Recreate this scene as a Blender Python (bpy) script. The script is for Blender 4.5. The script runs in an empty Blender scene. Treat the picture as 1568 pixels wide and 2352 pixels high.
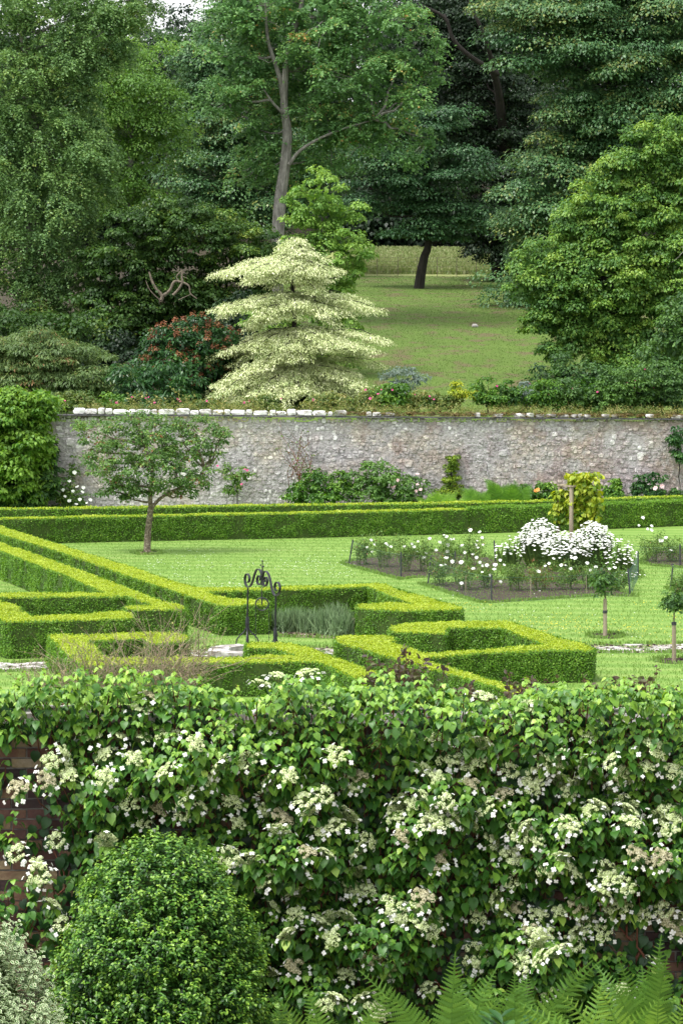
import bpy, math, random
import numpy as np
from mathutils import Vector, noise
random.seed(7); RNG = np.random.default_rng(7)
S = bpy.context.scene
C = S.collection
# ---------------------------------------------------------------- camera, world, sun, exposure
F = 7000.0; CX = 784.0; CY = 1176.0; H = 7.0; PITCH = math.atan(456/F)
cam_d = bpy.data.cameras.new('camera'); cam = bpy.data.objects.new('camera', cam_d); C.objects.link(cam)
cam_d.sensor_fit = 'VERTICAL'; cam_d.sensor_height = 24.0; cam_d.lens = F/2352*24.0
cam_d.clip_start = 0.5; cam_d.clip_end = 2000
cam.location = (0, 0, H); cam.rotation_euler = (math.pi/2-PITCH, 0, 0)
S.camera = cam
SUN_DIR = Vector((-0.36, -0.26, 0.90)).normalized()
w = bpy.data.worlds.new('World'); S.world = w; w.use_nodes = True
nt = w.node_tree; nt.nodes.clear()
sky = nt.nodes.new('ShaderNodeTexSky'); sky.sky_type = 'NISHITA'; sky.sun_disc = False
sky.sun_elevation = math.asin(SUN_DIR.z); sky.sun_rotation = math.atan2(SUN_DIR.x, SUN_DIR.y)
sky.dust_density = 3.0; sky.air_density = 1.0
hs = nt.nodes.new('ShaderNodeHueSaturation'); hs.inputs['Saturation'].default_value = 0.12; hs.inputs['Value'].default_value = 1.35
bg = nt.nodes.new('ShaderNodeBackground'); bg.inputs['Strength'].default_value = 0.15
wo = nt.nodes.new('ShaderNodeOutputWorld')
nt.links.new(sky.outputs[0], hs.inputs['Color']); nt.links.new(hs.outputs[0], bg.inputs['Color']); nt.links.new(bg.outputs[0], wo.inputs['Surface'])
sun_d = bpy.data.lights.new('sun', 'SUN'); sun_d.energy = 1.5; sun_d.angle = math.radians(14); sun_d.color = (1, .96, .9)
sun = bpy.data.objects.new('sun', sun_d); C.objects.link(sun); sun.location = (-20, 20, 60)
sun.rotation_euler = SUN_DIR.to_track_quat('Z', 'Y').to_euler()
S.view_settings.view_transform = 'Standard'; S.view_settings.look = 'None'; S.view_settings.exposure = 1.0; S.view_settings.gamma = 1
S.render.engine = 'CYCLES'
S.cycles.max_bounces = 6; S.cycles.diffuse_bounces = 3; S.cycles.glossy_bounces = 2; S.cycles.transmission_bounces = 4
S.cycles.use_denoising = True; S.cycles.denoiser = 'OPENIMAGEDENOISE'; S.cycles.denoising_input_passes = 'RGB_ALBEDO_NORMAL'

# ---------------------------------------------------------------- helpers
cp, sp = math.cos(PITCH), math.sin(PITCH)
def ray(x, y):
    a = (x-CX)/F; b = (CY-y)/F
    return Vector((a, b*sp+cp, b*cp-sp))
def P(x, y, z=0.0):            # point on the level z
    d = ray(x, y); t = (z-H)/d.z
    return Vector((d.x*t, d.y*t, z))
def D(x, y, Y):                # point at the distance Y
    d = ray(x, y); t = Y/d.y
    return Vector((d.x*t, Y, H+d.z*t))
def tag(o, label=None, cat=None, group=None, kind=None):
    if label: o['label'] = label
    if cat: o['category'] = cat
    if group: o['group'] = group
    if kind: o['kind'] = kind
    return o
def empty(name, loc, label, cat, group=None):
    o = bpy.data.objects.new(name, None); C.objects.link(o); o.location = loc; o.empty_display_size = .2
    return tag(o, label, cat, group)
def link(name, me, mats, parent=None):
    o = bpy.data.objects.new(name, me); C.objects.link(o)
    if not isinstance(mats, (list, tuple)): mats = [mats]
    if not len(me.materials):
        for m in mats: me.materials.append(m)
    if parent is not None:
        o.parent = parent; o.location = -Vector(parent.location)   # meshes are built in world coordinates
    return o
class MB:                       # collects vertices and faces
    def __init__(s): s.v = []; s.f = []; s.m = []; s.t = []; s.n = 0
    def add(s, v, f, m=0, t=.5):
        v = np.asarray(v, float).reshape(-1, 3); s.v.append(v)
        for q in f: s.f.append([i+s.n for i in q]); s.m.append(m); s.t.append(t)
        s.n += len(v)
    def box(s, lo, hi, m=0, t=.5, jit=0, rz=0):
        lo = np.array(lo, float); hi = np.array(hi, float); c = (lo+hi)/2; h = (hi-lo)/2
        v = np.array([(x, y, z) for z in (-1, 1) for y in (-1, 1) for x in (-1, 1)], float)*h
        if jit: v += RNG.uniform(-jit, jit, v.shape)
        if rz:
            cc, ss = math.cos(rz), math.sin(rz); v = np.c_[v[:, 0]*cc-v[:, 1]*ss, v[:, 0]*ss+v[:, 1]*cc, v[:, 2]]
        s.add(v+c, [(0, 2, 3, 1), (4, 5, 7, 6), (0, 1, 5, 4), (2, 6, 7, 3), (0, 4, 6, 2), (1, 3, 7, 5)], m, t)
    def tube(s, pts, rad, n=6, m=0, t=.5, cap=True, flat=None):
        pts = [Vector(p) for p in pts]; k = len(pts)
        if not hasattr(rad, '__len__'): rad = [rad]*k
        vs = []; up = Vector((0, 0, 1)); prev = None
        for i, p in enumerate(pts):
            d = (pts[min(i+1, k-1)]-pts[max(i-1, 0)]).normalized()
            if prev is None:
                a = d.cross(up); a = d.cross(Vector((1, 0, 0))) if a.length < .1 else a
            else: a = prev-d*prev.dot(d)
            a.normalize(); prev = a; b = d.cross(a)
            for j in range(n):
                th = 2*math.pi*j/n
                vs.append(p+(a*math.cos(th)+b*math.sin(th))*rad[i])
        f = []
        for i in range(k-1):
            for j in range(n):
                q = (j+1) % n; f.append((i*n+j, i*n+q, (i+1)*n+q, (i+1)*n+j))
        if cap: f.append(tuple(range(n))[::-1]); f.append(tuple((k-1)*n+j for j in range(n)))
        s.add([tuple(v) for v in vs], f, m, t)
    def ribbon(s, pts, wdir, width, th, m=0):   # flat bar: width along wdir, thickness th in the curve's plane
        pts = [Vector(p) for p in pts]; wdir = Vector(wdir).normalized(); vs = []; k = len(pts)
        for i, p in enumerate(pts):
            d = (pts[min(i+1, k-1)]-pts[max(i-1, 0)]).normalized(); nn = d.cross(wdir).normalized()
            for a, b in ((-1, -1), (1, -1), (1, 1), (-1, 1)): vs.append(p+wdir*a*width/2+nn*b*th/2)
        f = [(0, 1, 2, 3), tuple((k-1)*4+j for j in (3, 2, 1, 0))]
        for i in range(k-1):
            for j in range(4): q = (j+1) % 4; f.append((i*4+j, i*4+q, (i+1)*4+q, (i+1)*4+j))
        s.add([tuple(v) for v in vs], f, m)
    def ball(s, c, r, m=0, t=.5, nu=8, nv=6, jit=0):
        if not hasattr(r, '__len__'): r = (r, r, r)
        vs = []
        for i in range(1, nv):
            a = math.pi*i/nv
            for j in range(nu):
                b = 2*math.pi*j/nu; k = 1+random.uniform(-jit, jit)
                vs.append((c[0]+r[0]*k*math.sin(a)*math.cos(b), c[1]+r[1]*k*math.sin(a)*math.sin(b), c[2]+r[2]*k*math.cos(a)))
        n = len(vs); vs += [(c[0], c[1], c[2]+r[2]), (c[0], c[1], c[2]-r[2])]; f = []
        for i in range(nv-2):
            for j in range(nu): q = (j+1) % nu; f.append((i*nu+j, (i+1)*nu+j, (i+1)*nu+q, i*nu+q))
        for j in range(nu): q = (j+1) % nu; f.append((n, j, q)); f.append((n+1, (nv-2)*nu+q, (nv-2)*nu+j))
        s.add(vs, f, m, t)
    def mesh(s, name, smooth=False):
        me = bpy.data.meshes.new(name); me.from_pydata(np.concatenate(s.v).tolist(), [], s.f)
        me.polygons.foreach_set('material_index', s.m)
        a = me.attributes.new('tone', 'FLOAT', 'FACE'); a.data.foreach_set('value', np.array(s.t, np.float32))
        if smooth: me.polygons.foreach_set('use_smooth', [True]*len(s.f))
        me.update(); return me
    def build(s, name, mats, parent=None, smooth=False): return link(name, s.mesh(name, smooth), mats, parent)

# ---------------------------------------------------------------- leaves
def nrmz(v): return v/np.maximum(np.linalg.norm(v, axis=-1, keepdims=True), 1e-9)
T_KITE = (np.array([(0, 0, 0), (.34, .42, .06), (0, 1, -.10), (-.34, .42, .06)]), [(0, 1, 2, 3)], [0])
T_WIDE = (np.array([(0, 0, 0), (.42, .48, .05), (0, 1, -.08), (-.42, .48, .05)]), [(0, 1, 2, 3)], [0])
T_NARROW = (np.array([(0, 0, 0), (.17, .45, .04), (0, 1, -.10), (-.17, .45, .04)]), [(0, 1, 2, 3)], [0])
T_OVAL = (np.array([(0, 0, 0), (.27, .28, .07), (.25, .68, .04), (0, 1, -.08), (-.25, .68, .04), (-.27, .28, .07)]), [(0, 1, 2, 3), (0, 3, 4, 5)], [0, 0])
T_BLADE = (np.array([(-.02, 0, 0), (.02, 0, 0), (.014, .6, .06), (0, 1, .2), (-.014, .6, .06)]), [(0, 1, 2, 3, 4)], [0])
def _heart():
    ys = [0.0, .14, .38, .66, .88, 1.0]; mid = [(0, y, -.30*y*y) for y in ys]
    out = [(.17, -.08), (.39, .10), (.44, .34), (.33, .62), (.13, .86)]
    v = list(mid)
    for s_ in (1, -1):
        for (x, y) in out: v.append((s_*x, y, .22*x-.30*y*y))
    f = []; b = 6
    for k in range(2):
        o = b+5*k; q = [(0, o, o+1, 1), (1, o+1, o+2, 2), (2, o+2, o+3, 3), (3, o+3, o+4, 4), (4, o+4, 5)]
        f += q if k == 0 else [tuple(reversed(x)) for x in q]
    return np.array(v, float), f, [0]*len(f)
T_HEART = _heart()
def _vari():      # oval leaf, green middle, white margin
    inn = [(0, .1), (.15, .32), (.13, .66), (0, .86), (-.13, .66), (-.15, .32)]
    ou = [(0, 0), (.27, .28), (.25, .70), (0, 1), (-.25, .70), (-.27, .28)]
    v = [(x, y, .35*abs(x)-.12*y*y+.01) for x, y in inn]+[(x, y, .35*abs(x)-.12*y*y) for x, y in ou]
    f = [(0, 1, 2, 3), (0, 3, 4, 5)]; m = [0, 0]
    for i in range(6): j = (i+1) % 6; f.append((i, 6+i, 6+j, j)); m.append(1)
    return np.array(v, float), f, m
T_VARI = _vari()
def _pinna(k=8):      # a fern leaflet with a toothed edge
    v = [(0, 0, 0)]; f = []; mid = [0]; 
    for i in range(1, k+1): v.append((0, i/k, -.10*(i/k)**2)); mid.append(len(v)-1)
    for sg in (1, -1):
        for i in range(k):
            y = i/k; w_ = .17*(1-y)**.7+.015; a = len(v); v += [(sg*w_, y+.10, -.03-.10*y*y), (sg*w_*.55, y+.16 if i < k-1 else 1, -.02-.10*y*y)]
            q = (mid[i], a, a+1, mid[i+1]); f.append(q if sg > 0 else tuple(reversed(q)))
    return np.array(v, float), f, [0]*len(f)
T_PINNA = _pinna()
class Leaves:
    def __init__(s): s.p = []; s.n = []; s.t = []; s.s = []; s.c = []
    def add(s, p, n, t, size, tone):
        p = np.asarray(p, float).reshape(-1, 3); N = len(p)
        s.p.append(p); s.n.append(np.broadcast_to(n, (N, 3))); s.t.append(np.broadcast_to(t, (N, 3)))
        s.s.append(np.broadcast_to(size, (N,))); s.c.append(np.broadcast_to(tone, (N,)))
    def mesh(s, name, T=T_KITE):
        p = np.concatenate(s.p); n = nrmz(np.concatenate(s.n)); t = np.concatenate(s.t); sz = np.concatenate(s.s); c = np.concatenate(s.c)
        t = nrmz(t-n*(t*n).sum(1, keepdims=True)); x = np.cross(t, n)
        tv, tf, tm = T; m = len(tv); N = len(p)
        V = p[:, None, :]+sz[:, None, None]*(tv[None, :, 0, None]*x[:, None, :]+tv[None, :, 1, None]*t[:, None, :]+tv[None, :, 2, None]*n[:, None, :])
        loops = np.concatenate([np.array(f) for f in tf]); L = len(loops)
        allL = (loops[None, :]+(np.arange(N)*m)[:, None]).ravel()
        st = np.cumsum([0]+[len(f) for f in tf[:-1]]); starts = (st[None, :]+(np.arange(N)*L)[:, None]).ravel()
        me = bpy.data.meshes.new(name); me.vertices.add(N*m); me.loops.add(N*L); me.polygons.add(N*len(tf))
        me.vertices.foreach_set('co', V.astype(np.float32).ravel()); me.loops.foreach_set('vertex_index', allL.astype(np.int32))
        me.polygons.foreach_set('loop_start', starts.astype(np.int32))
        if max(tm): me.polygons.foreach_set('material_index', np.tile(np.array(tm, np.int32), N))
        a = me.attributes.new('tone', 'FLOAT', 'FACE'); a.data.foreach_set('value', np.repeat(np.clip(c, 0, 1), len(tf)).astype(np.float32))
        me.update(calc_edges=True); return me
    def build(s, name, mats, parent=None, T=T_KITE): return link(name, s.mesh(name, T), mats, parent)
def rdir(n, rng=None):
    return nrmz(RNG.normal(size=(n, 3)))
def dome(L, cs, r, n, size, flat=.55, tone=.5, tv=.14, up=.6, droop=.6, zmin=-.25, shell=.3, outd=None, tj=.16):
    """a spray of n leaves on each clump centre: a lumpy cap of leaves that lean outwards and droop at its edge"""
    cs = np.asarray(cs, float).reshape(-1, 3); K = len(cs)
    if K == 0: return
    u = RNG.normal(size=(K, n, 3)); u = nrmz(u); u[..., 2] = np.where(u[..., 2] < zmin, -u[..., 2]*.6, u[..., 2])
    r = np.broadcast_to(r, (K,)); rr = r[:, None]*(1-shell*RNG.random((K, n))**1.5)*RNG.uniform(.85, 1.1, (K, n))
    off = u*rr[..., None]*np.array([1, 1, flat]); p = cs[:, None, :]+off
    nn = nrmz(u*.75+np.array([0, 0, up])+RNG.normal(size=u.shape)*.38)
    tt = u*np.array([1, 1, .2])+np.array([0, 0, -droop])+RNG.normal(size=u.shape)*.35
    tn = (np.broadcast_to(tone, (K,))+RNG.normal(size=K)*tv)[:, None]+RNG.normal(size=(K, n))*tj
    sz = size*RNG.uniform(.7, 1.25, (K, n))
    L.add(p.reshape(-1, 3), nn.reshape(-1, 3), tt.reshape(-1, 3), sz.ravel(), tn.ravel())
def spray(L, cs, r, n_r, n_l, size, tone=.5, tv=.12, droop=.9, tj=.15, out=None):
    """feathery pendulous sprays: n_r drooping shoots from each centre, n_l leaflets down each"""
    cs = np.asarray(cs, float).reshape(-1, 3); K = len(cs)
    if K == 0: return
    az = RNG.uniform(0, 2*np.pi, (K, n_r)); el = RNG.uniform(-.2, .9, (K, n_r))
    d = np.stack([np.cos(az)*np.cos(el), np.sin(az)*np.cos(el), np.sin(el)], -1)
    s = np.linspace(.15, 1, n_l)[None, None, :, None]; r = np.broadcast_to(r, (K,))[:, None, None, None]*RNG.uniform(.7, 1.2, (K, n_r, 1, 1))
    p = cs[:, None, None, :]+d[:, :, None, :]*s*r+np.array([0, 0, -1])*droop*r*s**2
    p = p+RNG.normal(size=p.shape)*size*.35
    tdir = d[:, :, None, :]+np.array([0, 0, -2])*droop*s
    side = nrmz(np.cross(tdir, np.array([0, 0, 1.])))*np.where(RNG.random(p.shape[:3]) < .5, -1, 1)[..., None]
    tt = nrmz(tdir)*.8+side*.8+RNG.normal(size=p.shape)*.25
    nn = np.array([0, 0, .8])+d[:, :, None, :]*.5+RNG.normal(size=p.shape)*.5
    tn = (np.broadcast_to(tone, (K,))+RNG.normal(size=K)*tv)[:, None, None]+RNG.normal(size=p.shape[:3])*tj
    L.add(p.reshape(-1, 3), nn.reshape(-1, 3), tt.reshape(-1, 3), size*RNG.uniform(.7, 1.25, tn.size), tn.ravel())
def nz(v, sc, sd=0):
    return noise.noise(Vector((v[0]*sc+sd, v[1]*sc+sd*1.7, v[2]*sc-sd)))
def lobe_pts(lobes, dens, jit=.16, inner=.0, front=.5, rough=.30, sc=.45, reject=.72):
    """clump centres over ellipsoid lobes (c, r): surface points roughened by noise, those inside another lobe dropped"""
    out = []; fr = []
    for i, (c, r) in enumerate(lobes):
        c = np.array(c); r = np.array(r); area = 4*math.pi*((r[0]*r[1])**1.6+(r[0]*r[2])**1.6+(r[1]*r[2])**1.6)**(1/1.6)/3**(1/1.6)
        for _ in range(int(area*dens)):
            u = np.random.default_rng(random.getrandbits(32)).normal(size=3); u /= np.linalg.norm(u)
            if u[1] > .3 and random.random() < front: continue
            k = 1+rough*nz(c+u*r, sc, 3.1)*1.6+random.uniform(-jit, jit)
            if random.random() < inner: k *= random.uniform(.45, .85)
            p = c+u*r*k; ok = True
            for j, (c2, r2) in enumerate(lobes):
                if j != i and (((p-c2)/np.array(r2))**2).sum() < reject**2: ok = False; break
            if ok: out.append(p); fr.append(k)
    return np.array(out)
def lob(x, y, rx, ry, Y, rd=None, dy=0):
    c = D(x, y, Y+dy); k = Y/F; rx *= k; ry *= k
    return (tuple(c), (rx, rd if rd else min(rx, ry*1.4), ry))

# ---------------------------------------------------------------- materials
def newmat(name):
    m = bpy.data.materials.new(name); m.use_nodes = True; n = m.node_tree.nodes; n.clear(); return m, n, m.node_tree.links
def ramp(n, stops):
    r = n.new('ShaderNodeValToRGB'); e = r.color_ramp.elements
    while len(e) < len(stops): e.new(.5)
    for k, (p, c) in enumerate(stops): e[k].position = p; e[k].color = (*c, 1)
    return r
def leafmat(name, stops, rough=.5, trans=.3, spec=.35, gain=(1, 1, 1)):
    stops = [(p, tuple(min(.9, a*b) for a, b in zip(c, gain))) for p, c in stops]
    m, n, l = newmat(name); at = n.new('ShaderNodeAttribute'); at.attribute_name = 'tone'
    r = ramp(n, stops); l.new(at.outputs['Fac'], r.inputs[0])
    b = n.new('ShaderNodeBsdfPrincipled'); b.inputs['Roughness'].default_value = rough; b.inputs['Specular IOR Level'].default_value = spec
    l.new(r.outputs[0], b.inputs['Base Color'])
    t = n.new('ShaderNodeBsdfTranslucent'); h = n.new('ShaderNodeHueSaturation'); h.inputs['Hue'].default_value = .485; h.inputs['Value'].default_value = 1.5
    h.inputs['Saturation'].default_value = 1.1
    l.new(r.outputs[0], h.inputs['Color']); l.new(h.outputs[0], t.inputs['Color'])
    mx = n.new('ShaderNodeMixShader'); mx.inputs[0].default_value = trans; o = n.new('ShaderNodeOutputMaterial')
    l.new(b.outputs[0], mx.inputs[1]); l.new(t.outputs[0], mx.inputs[2]); l.new(mx.outputs[0], o.inputs[0]); return m
def noisemat(name, stops, scale=5, rough=.9, bump=.3, detail=8, stretch=(1, 1, 1), bscale=None, tone=0, metal=0, spec=.3, dist=0, bdist=.02):
    m, n, l = newmat(name); g = n.new('ShaderNodeNewGeometry'); mp = n.new('ShaderNodeMapping'); mp.inputs['Scale'].default_value = stretch
    l.new(g.outputs['Position'], mp.inputs[0]); t = n.new('ShaderNodeTexNoise'); t.inputs['Scale'].default_value = scale; t.inputs['Detail'].default_value = detail
    t.inputs['Distortion'].default_value = dist; t.inputs['Roughness'].default_value = .65
    l.new(mp.outputs[0], t.inputs['Vector']); r = ramp(n, stops); src = t.outputs[0]
    if tone:
        at = n.new('ShaderNodeAttribute'); at.attribute_name = 'tone'; ma = n.new('ShaderNodeMath'); ma.operation = 'MULTIPLY_ADD'
        ma.inputs[1].default_value = tone; l.new(at.outputs['Fac'], ma.inputs[0])
        mb = n.new('ShaderNodeMath'); mb.operation = 'MULTIPLY_ADD'; mb.inputs[1].default_value = 1-tone*.5; mb.inputs[2].default_value = -tone*.25
        l.new(src, mb.inputs[0]); l.new(mb.outputs[0], ma.inputs[2]); src = ma.outputs[0]
    l.new(src, r.inputs[0]); b = n.new('ShaderNodeBsdfPrincipled'); b.inputs['Roughness'].default_value = rough; b.inputs['Metallic'].default_value = metal
    b.inputs['Specular IOR Level'].default_value = spec; l.new(r.outputs[0], b.inputs['Base Color'])
    if bump:
        t2 = n.new('ShaderNodeTexNoise'); t2.inputs['Scale'].default_value = bscale or scale*3; t2.inputs['Detail'].default_value = 6; l.new(g.outputs['Position'], t2.inputs['Vector'])
        bp = n.new('ShaderNodeBump'); bp.inputs['Strength'].default_value = bump; bp.inputs['Distance'].default_value = bdist
        l.new(t2.outputs[0], bp.inputs['Height']); l.new(bp.outputs[0], b.inputs['Normal'])
    o = n.new('ShaderNodeOutputMaterial'); l.new(b.outputs[0], o.inputs[0]); return m
M = {}
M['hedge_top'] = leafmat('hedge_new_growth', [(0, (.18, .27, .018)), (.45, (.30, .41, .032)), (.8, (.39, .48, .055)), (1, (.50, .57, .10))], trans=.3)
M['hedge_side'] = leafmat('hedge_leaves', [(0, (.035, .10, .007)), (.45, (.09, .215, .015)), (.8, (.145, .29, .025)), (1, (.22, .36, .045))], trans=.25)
M['hedge_core'] = noisemat('hedge_twigs', [(.3, (.02, .04, .008)), (.7, (.06, .10, .015))], 20, bump=0)
M['ash'] = leafmat('ash_leaves', [(0, (.022, .055, .020)), (.4, (.05, .115, .032)), (.75, (.085, .17, .04)), (1, (.16, .22, .05))], trans=.32, gain=(2.5, 2.05, 2.5))
M['ashwarm'] = leafmat('ash_leaves_with_keys', [(0, (.024, .06, .022)), (.4, (.052, .125, .038)), (.8, (.09, .185, .05)), (.94, (.16, .19, .055)), (1, (.22, .15, .05))], trans=.32, gain=(2.0, 1.85, 1.9))
M['bright'] = leafmat('bright_leaves', [(0, (.03, .08, .012)), (.5, (.075, .165, .028)), (1, (.16, .27, .05))], trans=.35, gain=(1.7, 1.6, 1.7))
M['syc'] = leafmat('sycamore_leaves', [(0, (.010, .032, .014)), (.45, (.025, .068, .027)), (.85, (.05, .11, .038)), (1, (.11, .14, .04))], trans=.2, rough=.42, gain=(2.0, 1.85, 1.7))
M['dark'] = leafmat('dark_tree_leaves', [(0, (.006, .018, .008)), (.5, (.015, .036, .014)), (1, (.034, .075, .022))], trans=.2)
M['hazel'] = leafmat('hazel_leaves', [(0, (.012, .035, .008)), (.5, (.035, .085, .016)), (.85, (.07, .14, .022)), (1, (.14, .20, .03))], trans=.28, gain=(1.35, 1.3, 1.3))
M['maple'] = leafmat('maple_leaves', [(0, (.03, .08, .020)), (.45, (.07, .16, .034)), (.75, (.13, .24, .04)), (1, (.20, .30, .05))], trans=.3, gain=(1.2, 1.2, 1.2))
M['jmaple'] = leafmat('bronze_maple_leaves', [(0, (.03, .055, .02)), (.5, (.06, .11, .035)), (.8, (.085, .125, .035)), (1, (.15, .09, .045))], trans=.3, gain=(1.9, 1.75, 1.7))
M['cream'] = leafmat('cream_leaves', [(0, (.18, .28, .09)), (.35, (.42, .50, .22)), (.7, (.63, .68, .38)), (1, (.80, .82, .56))], trans=.12)
M['shrub'] = leafmat('shrub_leaves', [(0, (.015, .045, .014)), (.5, (.04, .10, .024)), (1, (.09, .19, .035))], gain=(1.25, 1.2, 1.2))
M['laurel'] = leafmat('laurel_leaves', [(0, (.012, .045, .014)), (.5, (.03, .10, .024)), (1, (.07, .17, .03))], rough=.35, gain=(1.2, 1.1, 1.2))
M['rust'] = leafmat('rust_flowers', [(0, (.12, .055, .028)), (.5, (.25, .105, .05)), (1, (.36, .18, .09))])
M['silver'] = leafmat('silver_leaves', [(0, (.10, .15, .12)), (1, (.28, .34, .30))])
M['lime'] = leafmat('lime_leaves', [(0, (.09, .17, .02)), (.5, (.24, .34, .03)), (1, (.50, .52, .05))])
M['golden'] = leafmat('golden_hop_leaves', [(0, (.08, .17, .015)), (.4, (.25, .33, .02)), (1, (.66, .60, .06))], gain=(.72, .85, .8))
M['ivy'] = leafmat('climber_leaves', [(0, (.02, .07, .010)), (.5, (.07, .18, .02)), (1, (.18, .32, .04))], trans=.3)
M['weed'] = leafmat('wall_weeds', [(0, (.05, .11, .02)), (.5, (.14, .19, .04)), (.8, (.28, .28, .08)), (1, (.42, .38, .16))])
M['moss'] = leafmat('moss', [(0, (.05, .04, .015)), (.5, (.13, .09, .025)), (1, (.22, .16, .035))], trans=.1)
M['pink'] = leafmat('pink_petals', [(0, (.40, .04, .13)), (1, (.65, .12, .30))])
M['blush'] = leafmat('blush_petals', [(0, (.65, .40, .42)), (1, (.80, .62, .62))])
M['orange'] = leafmat('apricot_petals', [(0, (.75, .30, .06)), (1, (.85, .45, .12))])
M['white'] = leafmat('white_petals', [(0, (.70, .72, .66)), (1, (.86, .87, .83))], rough=.6, trans=.2)
M['yellow'] = leafmat('yellow_petals', [(0, (.70, .50, .03)), (1, (.80, .65, .05))])
M['apple'] = leafmat('apple_leaves', [(0, (.03, .075, .02)), (.5, (.06, .135, .03)), (.85, (.12, .22, .045)), (.96, (.18, .27, .06)), (1, (.16, .07, .03))], trans=.28, gain=(1.25, 1.2, 1.3))
M['rose'] = leafmat('rose_leaves', [(0, (.04, .10, .02)), (.5, (.11, .21, .04)), (.9, (.15, .23, .05)), (1, (.22, .11, .05))])
M['lavender'] = leafmat('lavender_stems', [(0, (.12, .21, .09)), (1, (.30, .43, .22))])
M['grass'] = leafmat('grass_blades', [(0, (.05, .12, .016)), (1, (.13, .22, .035))])
M['slopegrass'] = leafmat('slope_blades', [(0, (.06, .11, .02)), (1, (.105, .165, .035))])
M['lawngrass'] = leafmat('lawn_blades', [(0, (.115, .21, .036)), (.6, (.13, .23, .042)), (1, (.145, .245, .048))])
M['drygrass'] = leafmat('tall_meadow_grass', [(0, (.14, .20, .05)), (.5, (.20, .25, .085)), (1, (.27, .28, .13))])
M['fern'] = leafmat('fern_fronds', [(0, (.05, .13, .02)), (.5, (.13, .28, .04)), (1, (.27, .45, .07))], trans=.35)
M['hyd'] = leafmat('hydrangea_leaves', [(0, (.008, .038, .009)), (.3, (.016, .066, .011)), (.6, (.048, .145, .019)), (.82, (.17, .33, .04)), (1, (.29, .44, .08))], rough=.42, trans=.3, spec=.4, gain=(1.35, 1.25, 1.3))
M['hydcream'] = leafmat('hydrangea_florets', [(0, (.27, .36, .11)), (.5, (.53, .63, .29)), (1, (.76, .83, .54))], rough=.7, trans=.15)
M['hydold'] = leafmat('fading_florets', [(0, (.20, .20, .09)), (.5, (.40, .38, .22)), (1, (.58, .55, .38))], rough=.8, trans=.1)
M['box'] = leafmat('box_leaves', [(0, (.006, .028, .008)), (.35, (.018, .065, .012)), (.65, (.06, .16, .022)), (1, (.20, .34, .045))], rough=.36, trans=.25, spec=.45, gain=(1.35, 1.3, 1.2))
M['varg'] = leafmat('variegated_leaf_green', [(0, (.035, .10, .025)), (1, (.09, .20, .05))])
M['varw'] = leafmat('variegated_leaf_margin', [(0, (.40, .50, .28)), (1, (.68, .74, .50))])
M['purple'] = leafmat('purple_shoots', [(0, (.05, .035, .03)), (.6, (.08, .06, .035)), (1, (.10, .12, .04))])
M['twig'] = noisemat('dead_twigs', [(.3, (.16, .12, .08)), (.7, (.32, .26, .18))], 15, bump=0)
M['redtwig'] = noisemat('red_stems', [(.3, (.10, .035, .025)), (.7, (.17, .07, .04))], 15, bump=0)
M['stem'] = noisemat('green_stems', [(.3, (.06, .10, .03)), (.7, (.14, .18, .06))], 15, bump=0)
M['bark'] = noisemat('grey_bark', [(.3, (.07, .068, .055)), (.5, (.16, .155, .135)), (.7, (.28, .275, .24))], 6, stretch=(1, 1, .35), bump=.6)
M['barkdark'] = noisemat('dark_bark', [(.3, (.010, .009, .007)), (.7, (.035, .030, .025))], 6, stretch=(1, 1, .35), bump=.5)
M['barkapple'] = noisemat('lichened_bark', [(.35, (.06, .05, .035)), (.55, (.16, .13, .09)), (.68, (.36, .34, .26))], 14, bump=.5)
M['deadwood'] = noisemat('bare_deadwood', [(.3, (.08, .065, .05)), (.7, (.24, .20, .15))], 9, bump=.3)
M['wood'] = noisemat('weathered_wood', [(.3, (.16, .13, .09)), (.6, (.33, .28, .20)), (.8, (.42, .37, .28))], 8, stretch=(1, 1, .12), bump=.3)
M['stake'] = noisemat('black_stake', [(.3, (.02, .022, .028)), (.7, (.06, .065, .075))], 12, bump=0, rough=.6)
M['iron'] = noisemat('black_ironwork', [(.3, (.006, .007, .009)), (.7, (.02, .022, .028))], 25, rough=.42, bump=.15, spec=.5)
M['net'] = noisemat('green_netting', [(.3, (.05, .10, .08)), (.7, (.10, .17, .14))], 5, bump=0)
M['soil'] = noisemat('dark_soil', [(.3, (.022, .013, .010)), (.55, (.05, .032, .026)), (.75, (.10, .07, .058))], 9, bump=.8, bscale=12, bdist=.05)
M['bed'] = noisemat('bare_bed_soil', [(.3, (.12, .085, .06)), (.6, (.21, .16, .12)), (.8, (.28, .23, .18))], 6, bump=.6, bscale=14)
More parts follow.
